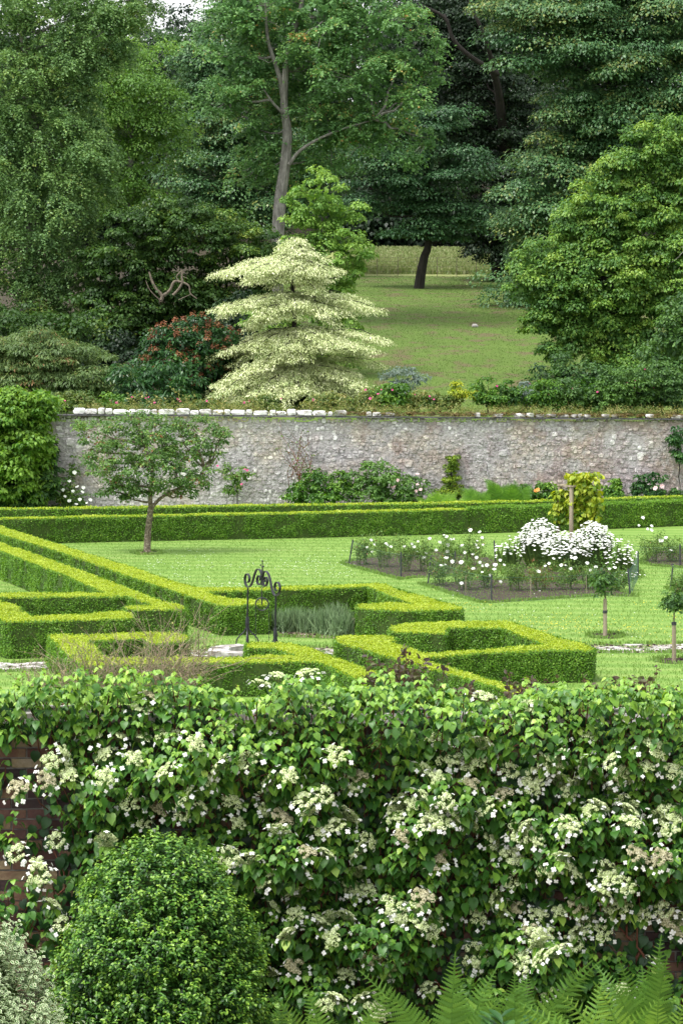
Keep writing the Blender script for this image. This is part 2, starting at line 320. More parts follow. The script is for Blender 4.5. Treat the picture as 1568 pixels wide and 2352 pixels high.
def rubble():
    m, n, l = newmat('lime_washed_rubble'); g = n.new('ShaderNodeNewGeometry'); at = n.new('ShaderNodeAttribute'); at.attribute_name = 'tone'
    r = ramp(n, [(0, (.12, .105, .105)), (.25, (.235, .215, .217)), (.5, (.355, .335, .34)), (.72, (.49, .475, .475)), (.9, (.60, .585, .58)), (1, (.74, .73, .72))])
    t = n.new('ShaderNodeTexNoise'); t.inputs['Scale'].default_value = 9; t.inputs['Detail'].default_value = 9; t.inputs['Roughness'].default_value = .7; l.new(g.outputs['Position'], t.inputs['Vector'])
    a = n.new('ShaderNodeMath'); a.operation = 'MULTIPLY_ADD'; a.inputs[1].default_value = 1.3; l.new(t.outputs[0], a.inputs[0])
    s = n.new('ShaderNodeMath'); s.operation = 'SUBTRACT'; s.inputs[1].default_value = .65; l.new(at.outputs['Fac'], s.inputs[0]); l.new(s.outputs[0], a.inputs[2]); l.new(a.outputs[0], r.inputs[0])
    # patches: buff and pinkish stone, dark damp streaks
    t2 = n.new('ShaderNodeTexNoise'); t2.inputs['Scale'].default_value = .8; t2.inputs['Detail'].default_value = 5; l.new(g.outputs['Position'], t2.inputs['Vector'])
    r2 = ramp(n, [(.46, (0, 0, 0)), (.60, (1, 1, 1))]); l.new(t2.outputs[0], r2.inputs[0])
    mx = n.new('ShaderNodeMixRGB'); mx.blend_type = 'MULTIPLY'; mx.inputs[2].default_value = (.97, .91, .80, 1); l.new(r.outputs[0], mx.inputs[1]); l.new(r2.outputs[0], mx.inputs[0])
    t3 = n.new('ShaderNodeTexNoise'); t3.inputs['Scale'].default_value = 1.3; t3.inputs['Detail'].default_value = 6; mp = n.new('ShaderNodeMapping'); mp.inputs['Location'].default_value = (9, 3, 4); mp.inputs['Scale'].default_value = (1, 1, .6)
    l.new(g.outputs['Position'], mp.inputs[0]); l.new(mp.outputs[0], t3.inputs['Vector'])
    # old red sandstone courses show more low down towards +X
    sx = n.new('ShaderNodeSeparateXYZ'); l.new(g.outputs['Position'], sx.inputs[0])
    k1 = n.new('ShaderNodeMath'); k1.operation = 'MULTIPLY_ADD'; k1.inputs[1].default_value = .022; l.new(sx.outputs[0], k1.inputs[0]); k1.inputs[2].default_value = .03
    k2 = n.new('ShaderNodeMath'); k2.operation = 'MULTIPLY_ADD'; k2.inputs[1].default_value = -.06; l.new(sx.outputs[2], k2.inputs[0]); l.new(k1.outputs[0], k2.inputs[2])
    k3 = n.new('ShaderNodeMath'); k3.operation = 'ADD'; l.new(k2.outputs[0], k3.inputs[0]); l.new(t3.outputs[0], k3.inputs[1])
    r3 = ramp(n, [(.50, (0, 0, 0)), (.62, (1, 1, 1))]); l.new(k3.outputs[0], r3.inputs[0])
    m3 = n.new('ShaderNodeMixRGB'); m3.blend_type = 'MULTIPLY'; m3.inputs[2].default_value = (.84, .76, .76, 1); l.new(mx.outputs[0], m3.inputs[1]); l.new(r3.outputs[0], m3.inputs[0])
    t5 = n.new('ShaderNodeTexNoise'); t5.inputs['Scale'].default_value = 2.3; t5.inputs['Detail'].default_value = 8; t5.inputs['Roughness'].default_value = .7; m5 = n.new('ShaderNodeMapping'); m5.inputs['Location'].default_value = (2, 7, 1)
    l.new(g.outputs['Position'], m5.inputs[0]); l.new(m5.outputs[0], t5.inputs['Vector']); r5 = ramp(n, [(.47, (0, 0, 0)), (.60, (.75, .75, .75))]); l.new(t5.outputs[0], r5.inputs[0])
    r6 = ramp(n, [(.3, (.19, .18, .182)), (.5, (.35, .335, .335)), (.7, (.52, .505, .50))]); l.new(t.outputs[0], r6.inputs[0]); m6 = n.new('ShaderNodeMixRGB'); l.new(r5.outputs[0], m6.inputs[0]); l.new(m3.outputs[0], m6.inputs[1]); l.new(r6.outputs[0], m6.inputs[2]); m3 = m6
    b = n.new('ShaderNodeBsdfPrincipled'); b.inputs['Roughness'].default_value = .95; b.inputs['Specular IOR Level'].default_value = .15; l.new(m3.outputs[0], b.inputs['Base Color'])
    tb = n.new('ShaderNodeTexNoise'); tb.inputs['Scale'].default_value = 14; tb.inputs['Detail'].default_value = 7; l.new(g.outputs['Position'], tb.inputs['Vector'])
    bp = n.new('ShaderNodeBump'); bp.inputs['Strength'].default_value = .7; bp.inputs['Distance'].default_value = .05; l.new(tb.outputs[0], bp.inputs['Height']); l.new(bp.outputs[0], b.inputs['Normal'])
    o = n.new('ShaderNodeOutputMaterial'); l.new(b.outputs[0], o.inputs[0]); return m
M['rubble'] = rubble()
M['coping'] = noisemat('white_lichened_coping', [(.30, (.12, .11, .10)), (.44, (.36, .345, .33)), (.56, (.66, .65, .65)), (.75, (.78, .77, .77))], 5, bump=.5, bdist=.03, tone=.4)
M['slate'] = noisemat('slate_ledge', [(.3, (.05, .05, .055)), (.7, (.14, .135, .14))], 8, bump=.3)
M['brick'] = noisemat('old_brick', [(.2, (.035, .024, .024)), (.42, (.085, .042, .036)), (.6, (.14, .078, .052)), (.8, (.22, .17, .10)), (1, (.30, .26, .21))], 7, tone=.7, bump=.5)
M['mortar'] = noisemat('pale_mortar', [(.3, (.10, .095, .085)), (.7, (.22, .21, .19))], 8, bump=.4)
M['curb'] = noisemat('lichened_stone', [(.3, (.10, .09, .08)), (.45, (.26, .24, .22)), (.6, (.58, .57, .56)), (.7, (.75, .75, .74))], 3.2, bump=.6, detail=10)
# lawn: mown turf with soft stripes, moss and clover patches
def lawnmat(name, cols, stripe=.25, patch=None, sc=1.0):
    m, n, l = newmat(name); g = n.new('ShaderNodeNewGeometry')
    def N(scale, detail=6, st=None):
        t = n.new('ShaderNodeTexNoise'); t.inputs['Scale'].default_value = scale; t.inputs['Detail'].default_value = detail; t.inputs['Roughness'].default_value = .65
        if st:
            mp = n.new('ShaderNodeMapping'); mp.inputs['Scale'].default_value = st; l.new(g.outputs['Position'], mp.inputs[0]); l.new(mp.outputs[0], t.inputs['Vector'])
        else: l.new(g.outputs['Position'], t.inputs['Vector'])
        return t
    r = ramp(n, cols); f = N(26*sc, 8, (1, .14, 1)); c = N(.35, 5); 
    a = n.new('ShaderNodeMath'); a.operation = 'MULTIPLY_ADD'; a.inputs[1].default_value = .12; a.inputs[2].default_value = .24; l.new(f.outputs[0], a.inputs[0])
    b0 = n.new('ShaderNodeMath'); b0.operation = 'MULTIPLY_ADD'; b0.inputs[1].default_value = .55; l.new(c.outputs[0], b0.inputs[0]); l.new(a.outputs[0], b0.inputs[2])
    wv = n.new('ShaderNodeTexWave'); wv.wave_type = 'BANDS'; wv.bands_direction = 'Y'; wv.inputs['Scale'].default_value = .28; wv.inputs['Distortion'].default_value = .6; wv.inputs['Detail'].default_value = 1
    mp = n.new('ShaderNodeMapping'); mp.inputs['Rotation'].default_value = (0, 0, .12); l.new(g.outputs['Position'], mp.inputs[0]); l.new(mp.outputs[0], wv.inputs['Vector'])
    b1 = n.new('ShaderNodeMath'); b1.operation = 'MULTIPLY_ADD'; b1.inputs[1].default_value = stripe; l.new(wv.outputs['Fac'], b1.inputs[0]); l.new(b0.outputs[0], b1.inputs[2])
    l.new(b1.outputs[0], r.inputs[0]); col = r.outputs[0]
    if patch:
        p = N(.9, 7); r2 = ramp(n, [(patch[0], (0, 0, 0)), (patch[0]+.12, (1, 1, 1))]); l.new(p.outputs[0], r2.inputs[0])
        mx = n.new('ShaderNodeMixRGB'); l.new(r2.outputs[0], mx.inputs[0]); l.new(col, mx.inputs[1]); mx.inputs[2].default_value = (*patch[1], 1); col = mx.outputs[0]
    b = n.new('ShaderNodeBsdfPrincipled'); b.inputs['Roughness'].default_value = .8; b.inputs['Specular IOR Level'].default_value = .15; l.new(col, b.inputs['Base Color'])
    bp = n.new('ShaderNodeBump'); bp.inputs['Strength'].default_value = .15; bp.inputs['Distance'].default_value = .02; l.new(f.outputs[0], bp.inputs['Height']); l.new(bp.outputs[0], b.inputs['Normal'])
    o = n.new('ShaderNodeOutputMaterial'); l.new(b.outputs[0], o.inputs[0]); return m
M['lawn'] = lawnmat('mown_turf', [(.35, (.09, .175, .028)), (.6, (.125, .225, .040)), (.8, (.16, .26, .052)), (1, (.21, .285, .078))], .30)
M['slope'] = lawnmat('rough_slope_turf', [(.35, (.06, .10, .02)), (.6, (.09, .145, .028)), (.85, (.12, .18, .04))], .04, (.50, (.115, .10, .05)))
M['path'] = noisemat('mossy_paving', [(.40, (.10, .19, .03)), (.48, (.19, .18, .12)), (.58, (.30, .26, .22)), (.70, (.48, .45, .42))], 3.5, bump=.5, detail=9)
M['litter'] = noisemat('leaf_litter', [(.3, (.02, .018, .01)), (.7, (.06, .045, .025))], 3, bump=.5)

# ================================================================ SETTING
def sheet(name, poly, z, mat, kind='structure'):
    me = bpy.data.meshes.new(name); me.from_pydata([(p[0], p[1], z) for p in poly], [], [tuple(range(len(poly)))]); me.update()
    o = link(name, me, mat); o['kind'] = kind; return o
sheet('lawn', [(-40, 22.3), (40, 22.3), (40, 109), (-40, 109)], 0.0, M['lawn'])
sheet('terrace_ground', [(-40, -20), (40, -20), (40, 21.8), (-40, 21.8)], 1.6, M['bed'])
HP = [(108.3, 2.6), (112, 2.7), (120, 3.25), (128, 4.5), (140, 6.05), (158, 7.9), (165, 8.5), (175, 9.15), (200, 10.8), (225, 12.6), (260, 17), (320, 25), (420, 36), (700, 50)]
def hz(Y, X=0):
    z = float(np.interp(Y, [p[0] for p in HP], [p[1] for p in HP]))
    return z+.35*noise.noise(Vector((X*.06, Y*.05, 0)))*min(1, max(0, (Y-112)/15))+max(0, -X-14)*.02*max(0, min(1, (Y-120)/40))
def hill(name, Y0, Y1, mat, X0=-120, X1=120, ny=60, nx=60, dz=0):
    xs = np.linspace(X0, X1, nx); ys = np.linspace(Y0, Y1, ny); v = []; f = []
    for y in ys:
        for x in xs: v.append((x, y, hz(y, x)+dz))
    for i in range(ny-1):
        for j in range(nx-1): a = i*nx+j; f.append((a, a+1, a+nx+1, a+nx))
    me = bpy.data.meshes.new(name); me.from_pydata(v, [], f); me.polygons.foreach_set('use_smooth', [True]*len(f)); me.update()
    o = link(name, me, mat); o['kind'] = 'structure'; return o
hill('grass_slope', 108.3, 176, M['slope'])
hill('meadow', 176, 206, lawnmat('meadow_grass', [(.35, (.15, .20, .05)), (.6, (.22, .25, .09)), (.85, (.28, .29, .13))], .05), ny=20)
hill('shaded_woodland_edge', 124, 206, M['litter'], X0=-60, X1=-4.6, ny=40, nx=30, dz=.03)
hill('woodland_floor', 206, 700, M['litter'], X0=-300, X1=300)
# stone path crossing the garden through the well
pl = [P(-80, 1545), P(-80, 1528), P(120, 1520), P(500, 1489), P(900, 1487), P(1370, 1482), P(1650, 1478), P(1650, 1499), P(1380, 1500), P(900, 1510), P(480, 1523), P(120, 1541)]
sheet('stone_path', [(p.x, p.y) for p in pl], .004, M['path'])
pv = MB()
for k in range(150):
    x = random.uniform(-60, 1640); yy = np.interp(x, [-60, 120, 500, 900, 1370, 1640], [1536, 1531, 1505, 1498, 1491, 1489])+random.uniform(-8, 8)
    c = P(x, yy); sx, sy = random.uniform(.12, .34), random.uniform(.1, .25); r = random.uniform(0, 3)
    nn = random.choice((5, 6, 7)); ang = sorted(random.uniform(0, 6.28) for _ in range(nn))
    ring = [(c.x+sx*math.cos(a)*random.uniform(.8, 1.1), c.y+sy*math.sin(a)*random.uniform(.8, 1.1)) for a in ang]
    pv.add([(a, b, .0) for a, b in ring]+[(a, b, .022+.001*(k % 9)) for a, b in ring], [tuple(range(nn, 2*nn))]+[(i, (i+1) % nn, nn+(i+1) % nn, nn+i) for i in range(nn)], 0, random.random())
o = pv.build('path_stones', noisemat('pale_flagstones', [(.35, (.20, .18, .16)), (.5, (.38, .36, .34)), (.65, (.66, .65, .64))], 4, bump=.4)); tag(o, kind='structure')

# ================================================================ BOX HEDGES
def in_poly(px, py, poly):
    c = np.zeros(len(px), bool); n = len(poly)
    for i in range(n):
        x1, y1 = poly[i]; x2, y2 = poly[(i+1) % n]
        if y1 == y2: continue
        t = ((y1 > py) != (y2 > py)) & (px < (x2-x1)*(py-y1)/(y2-y1)+x1); c ^= t
    return c
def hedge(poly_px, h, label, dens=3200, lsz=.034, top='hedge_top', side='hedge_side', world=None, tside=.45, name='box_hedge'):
    poly = world or [tuple(P(x, y, h)[:2]) for x, y in poly_px]
    A = sum(poly[i][0]*poly[(i+1) % len(poly)][1]-poly[(i+1) % len(poly)][0]*poly[i][1] for i in range(len(poly)))
    if A < 0: poly = poly[::-1]
    cx = sum(p[0] for p in poly)/len(poly); cy = sum(p[1] for p in poly)/len(poly)
    root = empty(name, (cx, cy, 0), label, 'hedge', 'clipped box hedges of the knot garden and its borders')
    n = len(poly); me = bpy.data.meshes.new('core'); ins = .03
    v = [(x, y, .0) for x, y in poly]+[(x, y, h-.03) for x, y in poly]
    me.from_pydata(v, [], [tuple(range(n, 2*n))]+[(i, (i+1) % n, n+(i+1) % n, n+i) for i in range(n)]); me.update()
    link('twig_core', me, M['hedge_core'], root)
    L = Leaves(); bb = np.array(poly); lo, hi = bb.min(0), bb.max(0)
    N = int((hi-lo).prod()*dens*1.25); px = RNG.uniform(lo[0]-.03, hi[0]+.03, N); py = RNG.uniform(lo[1]-.03, hi[1]+.03, N); k = in_poly(px, py, poly); px = px[k]; py = py[k]; N = len(px)
    lump = np.array([noise.noise(Vector((a*1.1, b*1.1, 2)))+.6*noise.noise(Vector((a*4, b*4, 5))) for a, b in zip(px, py)])
    z = h-.025+.036*lump+RNG.random(N)**2*.04
    nn = RNG.normal(size=(N, 3))*.55+np.array([0, 0, .8]); tt = RNG.normal(size=(N, 3))+np.array([0, 0, .7])
    L.add(np.c_[px, py, z], nn, tt, lsz*RNG.uniform(.6, 1.2, N), .5+.22*lump+RNG.normal(size=N)*.2)
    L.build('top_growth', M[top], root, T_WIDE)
    L = Leaves(); L2 = Leaves()
    for i in range(n):
        a = np.array(poly[i]); b = np.array(poly[(i+1) % n]); d = b-a; ln = np.linalg.norm(d)
        if ln < 1e-3: continue
        d /= ln; nr = np.array([d[1], -d[0]]); N = int(ln*h*dens*1.35)
        if N < 1: continue
        s = RNG.uniform(-.02, ln+.02, N); z = RNG.uniform(.03, h+.01, N); out = RNG.random(N)**2*.05-.012
        x = a[0]+d[0]*s+nr[0]*out; y = a[1]+d[1]*s+nr[1]*out
        lump = np.array([noise.noise(Vector((q*1.4, w_*1.4, e*1.6)))+.7*noise.noise(Vector((q*5, w_*5, e*5))) for q, w_, e in zip(x, y, z)])
        x += nr[0]*.045*lump; y += nr[1]*.045*lump
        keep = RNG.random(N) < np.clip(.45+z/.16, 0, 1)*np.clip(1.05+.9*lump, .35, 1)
        nn = np.c_[np.full(N, nr[0]), np.full(N, nr[1]), np.full(N, .45)]*.8+RNG.normal(size=(N, 3))*.5; tt = RNG.normal(size=(N, 3))*.9+np.array([nr[0]*.5, nr[1]*.5, .5])
        tn = tside+.28*lump+RNG.normal(size=N)*.2
        L.add(np.c_[x, y, z][keep], nn[keep], tt[keep], (lsz*RNG.uniform(.6, 1.25, N))[keep], tn[keep])
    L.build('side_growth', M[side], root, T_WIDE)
    return root
HA = [(-60, 1190), (0, 1208), (67, 1230), (220, 1277), (322, 1309), (402, 1337), (461, 1351), (578, 1350), (651, 1347), (861, 1340.6), (880, 1341), (915, 1354), (1000, 1378), (1056, 1394), (1062, 1398), (1056, 1401), (915, 1404), (822, 1398), (816, 1393), (820, 1388), (894, 1384), (953, 1391), (843, 1347.5), (835, 1349), (654, 1355), (578, 1356), (472, 1361), (525, 1376), (612, 1379), (617, 1383), (614, 1389), (520, 1392), (504, 1391), (465, 1380), (293, 1323.5), (146, 1271), (0, 1227), (-60, 1207)]
hedge(HA, .65, 'long box hedge from upper left, passing behind the iron well frame')
HB = [(-60, 1226), (0, 1247), (88, 1275), (228, 1326), (360, 1376), (415, 1391), (427, 1396), (420, 1401), (295, 1401), (286, 1396), (292, 1391), (346, 1388.5), (292, 1370), (0, 1373), (-60, 1374), (-60, 1362), (0, 1361), (240, 1361.5), (146, 1320.5), (0, 1265), (-60, 1243)]
hedge(HB, .75, 'tall diagonal box hedge at the left with an arm, just below the longest hedge')
HC = [(-60, 1362), (0, 1379), (44, 1394), (73, 1416), (176, 1411), (263, 1404), (300, 1407), (306, 1414), (304, 1421.5), (24, 1429), (14, 1428), (0, 1423), (-60, 1404)]
hedge(HC, .75, 'L-shaped box hedge at the left edge with its corner above the stone path')
HD = [(110, 1459), (118, 1456), (202, 1459), (331, 1452), (410, 1453), (430, 1459), (433, 1466), (428, 1473), (351, 1481), (328, 1468), (205, 1473), (245, 1511), (402, 1512), (563, 1509), (678, 1506), (627, 1489), (570, 1490), (565, 1484), (570, 1478), (580, 1475), (665, 1478), (695, 1485), (753, 1504), (839, 1535), (872, 1549), (820, 1561), (768, 1536), (727, 1521), (680, 1521), (475, 1524), (200, 1530), (161, 1514)]
hedge(HD, .62, 'low box hedge behind the bare twigs, wrapping below the stone rim of the well')
HF = [(771, 1470), (776, 1463), (790, 1460.5), (881, 1459.5), (904, 1464), (910, 1469), (900, 1475), (974, 1502), (1125, 1491), (1214, 1483), (1247, 1480.5), (1150, 1442.6), (1028, 1442.6), (1022, 1456), (904, 1452), (893, 1447), (897, 1439), (936, 1431), (1125, 1426.6), (1172, 1428), (1252, 1455), (1355, 1485), (1364, 1490), (1358, 1493.5), (1250, 1494), (1100, 1501), (968, 1513), (1142, 1567), (1230, 1593), (1180, 1600), (1146, 1581), (775, 1477)]
hedge(HF, .62, 'box hedge on the right, a hollow trapezium above the flowering climber')
def strip(base_px, width, h, label, **kw):
    pts = [P(x, y) for x, y in base_px]; f = [(p.x, p.y) for p in pts]; b = [(p.x, p.y+width) for p in pts][::-1]
    return hedge(None, h, label, world=f+b, **kw)
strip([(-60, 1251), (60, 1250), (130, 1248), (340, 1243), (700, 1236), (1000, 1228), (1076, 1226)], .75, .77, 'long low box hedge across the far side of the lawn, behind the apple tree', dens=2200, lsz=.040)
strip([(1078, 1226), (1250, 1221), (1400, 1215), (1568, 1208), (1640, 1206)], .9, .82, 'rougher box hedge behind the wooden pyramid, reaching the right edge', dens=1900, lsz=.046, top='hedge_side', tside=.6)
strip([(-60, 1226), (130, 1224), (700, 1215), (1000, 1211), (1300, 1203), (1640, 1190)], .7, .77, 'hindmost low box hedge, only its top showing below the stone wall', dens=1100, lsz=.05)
# beds between hedge arms
sheet('lavender_soil', [tuple(P(x, y)[:2]) for x, y in [(600, 1440), (850, 1415), (870, 1470), (640, 1463)]], .004, M['bed'])

# ================================================================ REAR STONE WALL
WY = 108.0
def wall_top(X): return float(np.interp(X, [-14, 14], [3.42, 3.22]))
root = empty('stone_wall', (0, WY, 0), 'lime washed rubble stone wall closing the far side of the garden', 'wall')
wm = MB()
wm.box((-20, WY+.008, -.1), (20, WY+.5, 3.15), 0, .50)
random.seed(11); xc = -18.0
while xc < 18:
    cw_ = random.uniform(.35, .9); z = -random.uniform(0, .1)
    while z < 3.36:
        hgt = random.uniform(.06, .20); x = xc+random.uniform(-.12, .05); zt = wall_top(x)
        while x < xc+cw_-.04:
            wd = random.uniform(.06, .23)*(.75+hgt*2.5)
            if z+hgt*.5 < zt:
                zz = z+random.uniform(-.025, .025); hh = min(hgt*random.uniform(.8, 1.15), zt-zz)
                big = random.random() < .015
                if big: wd *= 1.5; hh = min(hh*1.8, zt-zz)
                dpt = random.uniform(-.018, .028)+(.03 if big else 0); cx_, cz_ = x+wd/2, zz+hh/2; nn = random.choice((5, 6, 7)); a0 = random.random(); g = .94
                ring = []
                for q in range(nn):
                    a = a0+2*math.pi*q/nn+random.uniform(-.2, .2); ex = math.copysign(abs(math.cos(a))**.6, math.cos(a)); ez = math.copysign(abs(math.sin(a))**.6, math.sin(a)); rr = random.uniform(.9, 1.12)*g
                    ring.append((ex*wd/2*rr, ez*hh/2*rr))
                v = [(cx_+a, WY+.03, cz_+b) for a, b in ring]+[(cx_+a*.84, WY-dpt+random.uniform(-.010, .010), cz_+b*.84) for a, b in ring]
                tn = random.gauss(.55, .13)+(.28 if random.random() < .07 else 0)+.22*noise.noise(Vector((x*.5, 0, z*.8)))+.22*noise.noise(Vector((x*1.7, 4, z*1.9)))
                wm.add(v, [tuple(range(nn, 2*nn))]+[(q, (q+1) % nn, nn+(q+1) % nn, nn+q) for q in range(nn)], 0, min(1, max(.05, tn)))
            x += wd
        z += hgt
    xc += cw_
wm.build('rubble_face', M['rubble'], root)
lm = MB(); x = -18
while x < 18:
    wd = random.uniform(.4, .9); zt = wall_top(x); lm.box((x+.004, WY-.14-random.uniform(0, .03), zt), (x+wd-.004, WY+.5, zt+.035), 0, .5, .006); x += wd
lm.build('slate_ledge', M['slate'], root)
x = -9.5; proto = None; k = 0
while x < 17:
    px = x/WY*F+784; wd = random.uniform(.18, .62); zt = wall_top(x)+.038; hh = random.uniform(.17, .26)*(1 if px < 780 else .7)
    if px < 780 or random.random() < .45:
        cb = MB(); c = Vector((x+wd/2, WY+.02+random.uniform(-.03, .05), zt+hh/2)); nu, nv = 8, 6; vs = []
        for i in range(1, nv):
            a = math.pi*i/nv
            for q in range(nu):
                b = 2*math.pi*q/nu; sx = math.copysign(abs(math.cos(b))**.5, math.cos(b))*math.sin(a)**.5; sy = math.copysign(abs(math.sin(b))**.5, math.sin(b))*math.sin(a)**.5; sz = math.copysign(abs(math.cos(a))**.6, math.cos(a))
                kk = random.uniform(.86, 1.06); vs.append((c.x+sx*wd/2*kk, c.y+sy*.16*kk, c.z+sz*hh/2*random.uniform(.9, 1.05)))
        vs += [(c.x, c.y, c.z+hh/2*.95), (c.x, c.y, c.z-hh/2)]; n_ = nu*(nv-1); f = []
        for i in range(nv-2):
            for q in range(nu): r_ = (q+1) % nu; f.append((i*nu+q, (i+1)*nu+q, (i+1)*nu+r_, i*nu+r_))
        for q in range(nu): r_ = (q+1) % nu; f.append((n_, q, r_)); f.append((n_+1, (nv-2)*nu+r_, (nv-2)*nu+q))
        cb.add(vs, f, 0, random.uniform(.45, .85) if px < 780 else random.uniform(.1, .5)); cb.build('coping_stone', M['coping'], root); k += 1
    x += wd*random.uniform(.92, 1.05)
# moss and stonecrop over the coping
L = Leaves(); cs = []
for _ in range(900):
    x = random.uniform(-9, 17); px = x/WY*F+784
    if random.random() > np.interp(px, [130, 600, 800, 1568], [.05, .15, .8, 1]): continue
    cs.append((x, WY+random.uniform(-.12, .3), wall_top(x)+.08+random.uniform(0, .12)))
dome(L, cs, .10, 60, .035, flat=.5, tone=.5, tv=.2, droop=.2)
tag(L.build('moss', M['moss'], root), kind='stuff')
L = Leaves(); cs = []
for _ in range(560):
    x = random.uniform(-9.3, 17)
    if random.random() < .25 and noise.noise(Vector((x*.9, 1, 1))) > 0: cs.append((x, WY-random.uniform(.0, .12), wall_top(x)+random.uniform(.08, .2)))
    else: cs.append((x, WY+random.uniform(.1, .5), wall_top(x)+random.uniform(.15, .32)))
spray(L, cs, .26, 6, 7, .06, tone=.55, tv=.25, droop=-.25)
tag(L.build('stonecrop', M['weed'], root, T_NARROW), kind='stuff')

# ================================================================ FRONT BRICK WALL
FY = 22.0; FT = 4.03
root = empty('brick_wall', (0, FY, 1.3), 'old red and yellow brick wall behind the flowering climber in front', 'wall')
bm_ = MB(); bm_.box((-6, FY+.012, 0), (6, FY+.34, FT), 0, .5); bm_.build('mortar_core', M['mortar'], root)
bm_ = MB(); z = 1.3; row = 0
while z < FT-.07:
    x = -4.2+(row % 2)*.1125
    while x < 4.2:
        bm_.box((x+.006, FY-random.uniform(0, .006), z+.006), (x+.219, FY+.05, z+.069), 0, random.random(), .003); x += .225
    z += .075; row += 1
bm_.build('brickwork', M['brick'], root)
bm_ = MB(); x = -6
while x < 6: bm_.box((x+.005, FY-.06, FT+.002), (x+.44, FY+.40, FT+.075), 0, .3, .006); x += .45
bm_.build('coping', M['curb'], root)


# ================================================================ FLOWERING CLIMBER (foreground)
random.seed(21)
px2m = FY/F
TOPL = [(-200, 1570), (0, 1580), (100, 1562), (160, 1545), (220, 1556), (300, 1550), (400, 1545), (480, 1580), (560, 1612), (600, 1596), (660, 1562), (720, 1552), (790, 1590), (850, 1556), (950, 1560), (1050, 1584), (1120, 1616), (1180, 1606), (1250, 1570), (1330, 1582), (1400, 1566), (1500, 1582), (1568, 1590), (1800, 1590)]
def top_y(x): return float(np.interp(x, [p[0] for p in TOPL], [p[1] for p in TOPL]))
def cover(x, y):
    c = 1.0
    if x < 190 and y > 1690: c = np.interp(x, [0, 70, 120, 190], [.10, .16, .35, .9])
    if x < 130 and 1860 < y < 1990: c = min(c, .10)
    if x < 120 and 2040 < y < 2110: c = .6
    return c
def bulge(x, y):
    n1 = noise.noise(Vector((x*.0052, y*.0088, 1.3))); n2 = noise.noise(Vector((x*.016, y*.022, 7.7)))
    b = .26+.60*n1+.22*n2
    if x < 200: b *= .7
    return b
croot = empty('climbing_hydrangea', (0, FY, 1.3), 'climbing shrub with flat cream and white flower heads covering the foreground brick wall', 'climber')
Lh = Leaves(); stems = MB()
def shoot(x, y, b, flower=False, lit=0.0, scale=1.0):
    tip = D(x, y, FY-b); az = random.uniform(-1.1, 1.1); out = Vector((math.sin(az)*.6, -1, random.uniform(.05, .6))).normalized()
    # stem from the wall to the tip
    base = Vector((tip.x-out.x*b*.8+random.uniform(-.05, .05), FY-.02, tip.z-random.uniform(.05, .22)-b*.25))
    mid = (base+tip)/2+Vector((0, 0, -.05))
    if b > .06 and random.random() < .6: stems.tube([base, mid, tip], [.006, .005, .003], 4, 0, .5, False)
    # large drooping leaves lower on the shoot
    n = random.randint(4, 6)
    for k in range(n):
        a = random.uniform(-math.pi*.62, math.pi*.62); o = Vector((math.sin(a), -math.cos(a)*.8, 0)); s = random.choice((.04, .05, .06, .07, .085))*random.uniform(.85, 1.1)*scale
        p = tip+o*random.uniform(.015, .05)+Vector((0, .02*k/n, -random.uniform(.01, .09)))
        nrm = (o*.62+Vector((0, 0, .62))+Vector((random.gauss(0, .22), random.gauss(0, .22), random.gauss(0, .2)))).normalized()
        t = (o*.55+Vector((0, 0, -.75))+Vector((random.gauss(0, .25), 0, random.gauss(0, .15))))
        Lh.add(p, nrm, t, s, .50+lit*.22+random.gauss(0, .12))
    # rosette of small fresh leaves at the tip
    if not flower:
        m_ = random.randint(4, 7)
        for k in range(m_):
            a = 2*math.pi*k/m_+random.uniform(-.3, .3); o = Vector((math.cos(a), math.sin(a)*.9, 0)); s = random.uniform(.030, .055)*scale
            nrm = (Vector((0, -.28, .8))+o*.35+Vector((random.gauss(0, .15), random.gauss(0, .15), 0))).normalized()
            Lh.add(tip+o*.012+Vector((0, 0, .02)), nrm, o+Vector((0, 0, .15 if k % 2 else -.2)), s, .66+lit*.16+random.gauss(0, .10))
cells = []
y = 1535.0
while y < 2420:
    x = -120.0
    while x < 1700:
        xx = x+random.uniform(-13, 13); yy = y+random.uniform(-11, 11); x += 25
        if yy < top_y(xx)-4 or random.random() > cover(xx, yy): continue
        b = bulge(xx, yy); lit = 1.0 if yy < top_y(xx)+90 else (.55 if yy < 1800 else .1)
        if yy < top_y(xx)+130: b = max(b, .12+.15*random.random())
        if b < .06:
            if random.random() < .88: continue
            b = random.uniform(.02, .06)
        # lit raises leaf tone on the upper shoots, light put into the colour
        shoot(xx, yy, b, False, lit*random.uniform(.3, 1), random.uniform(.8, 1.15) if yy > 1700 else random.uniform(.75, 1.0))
    y += 21
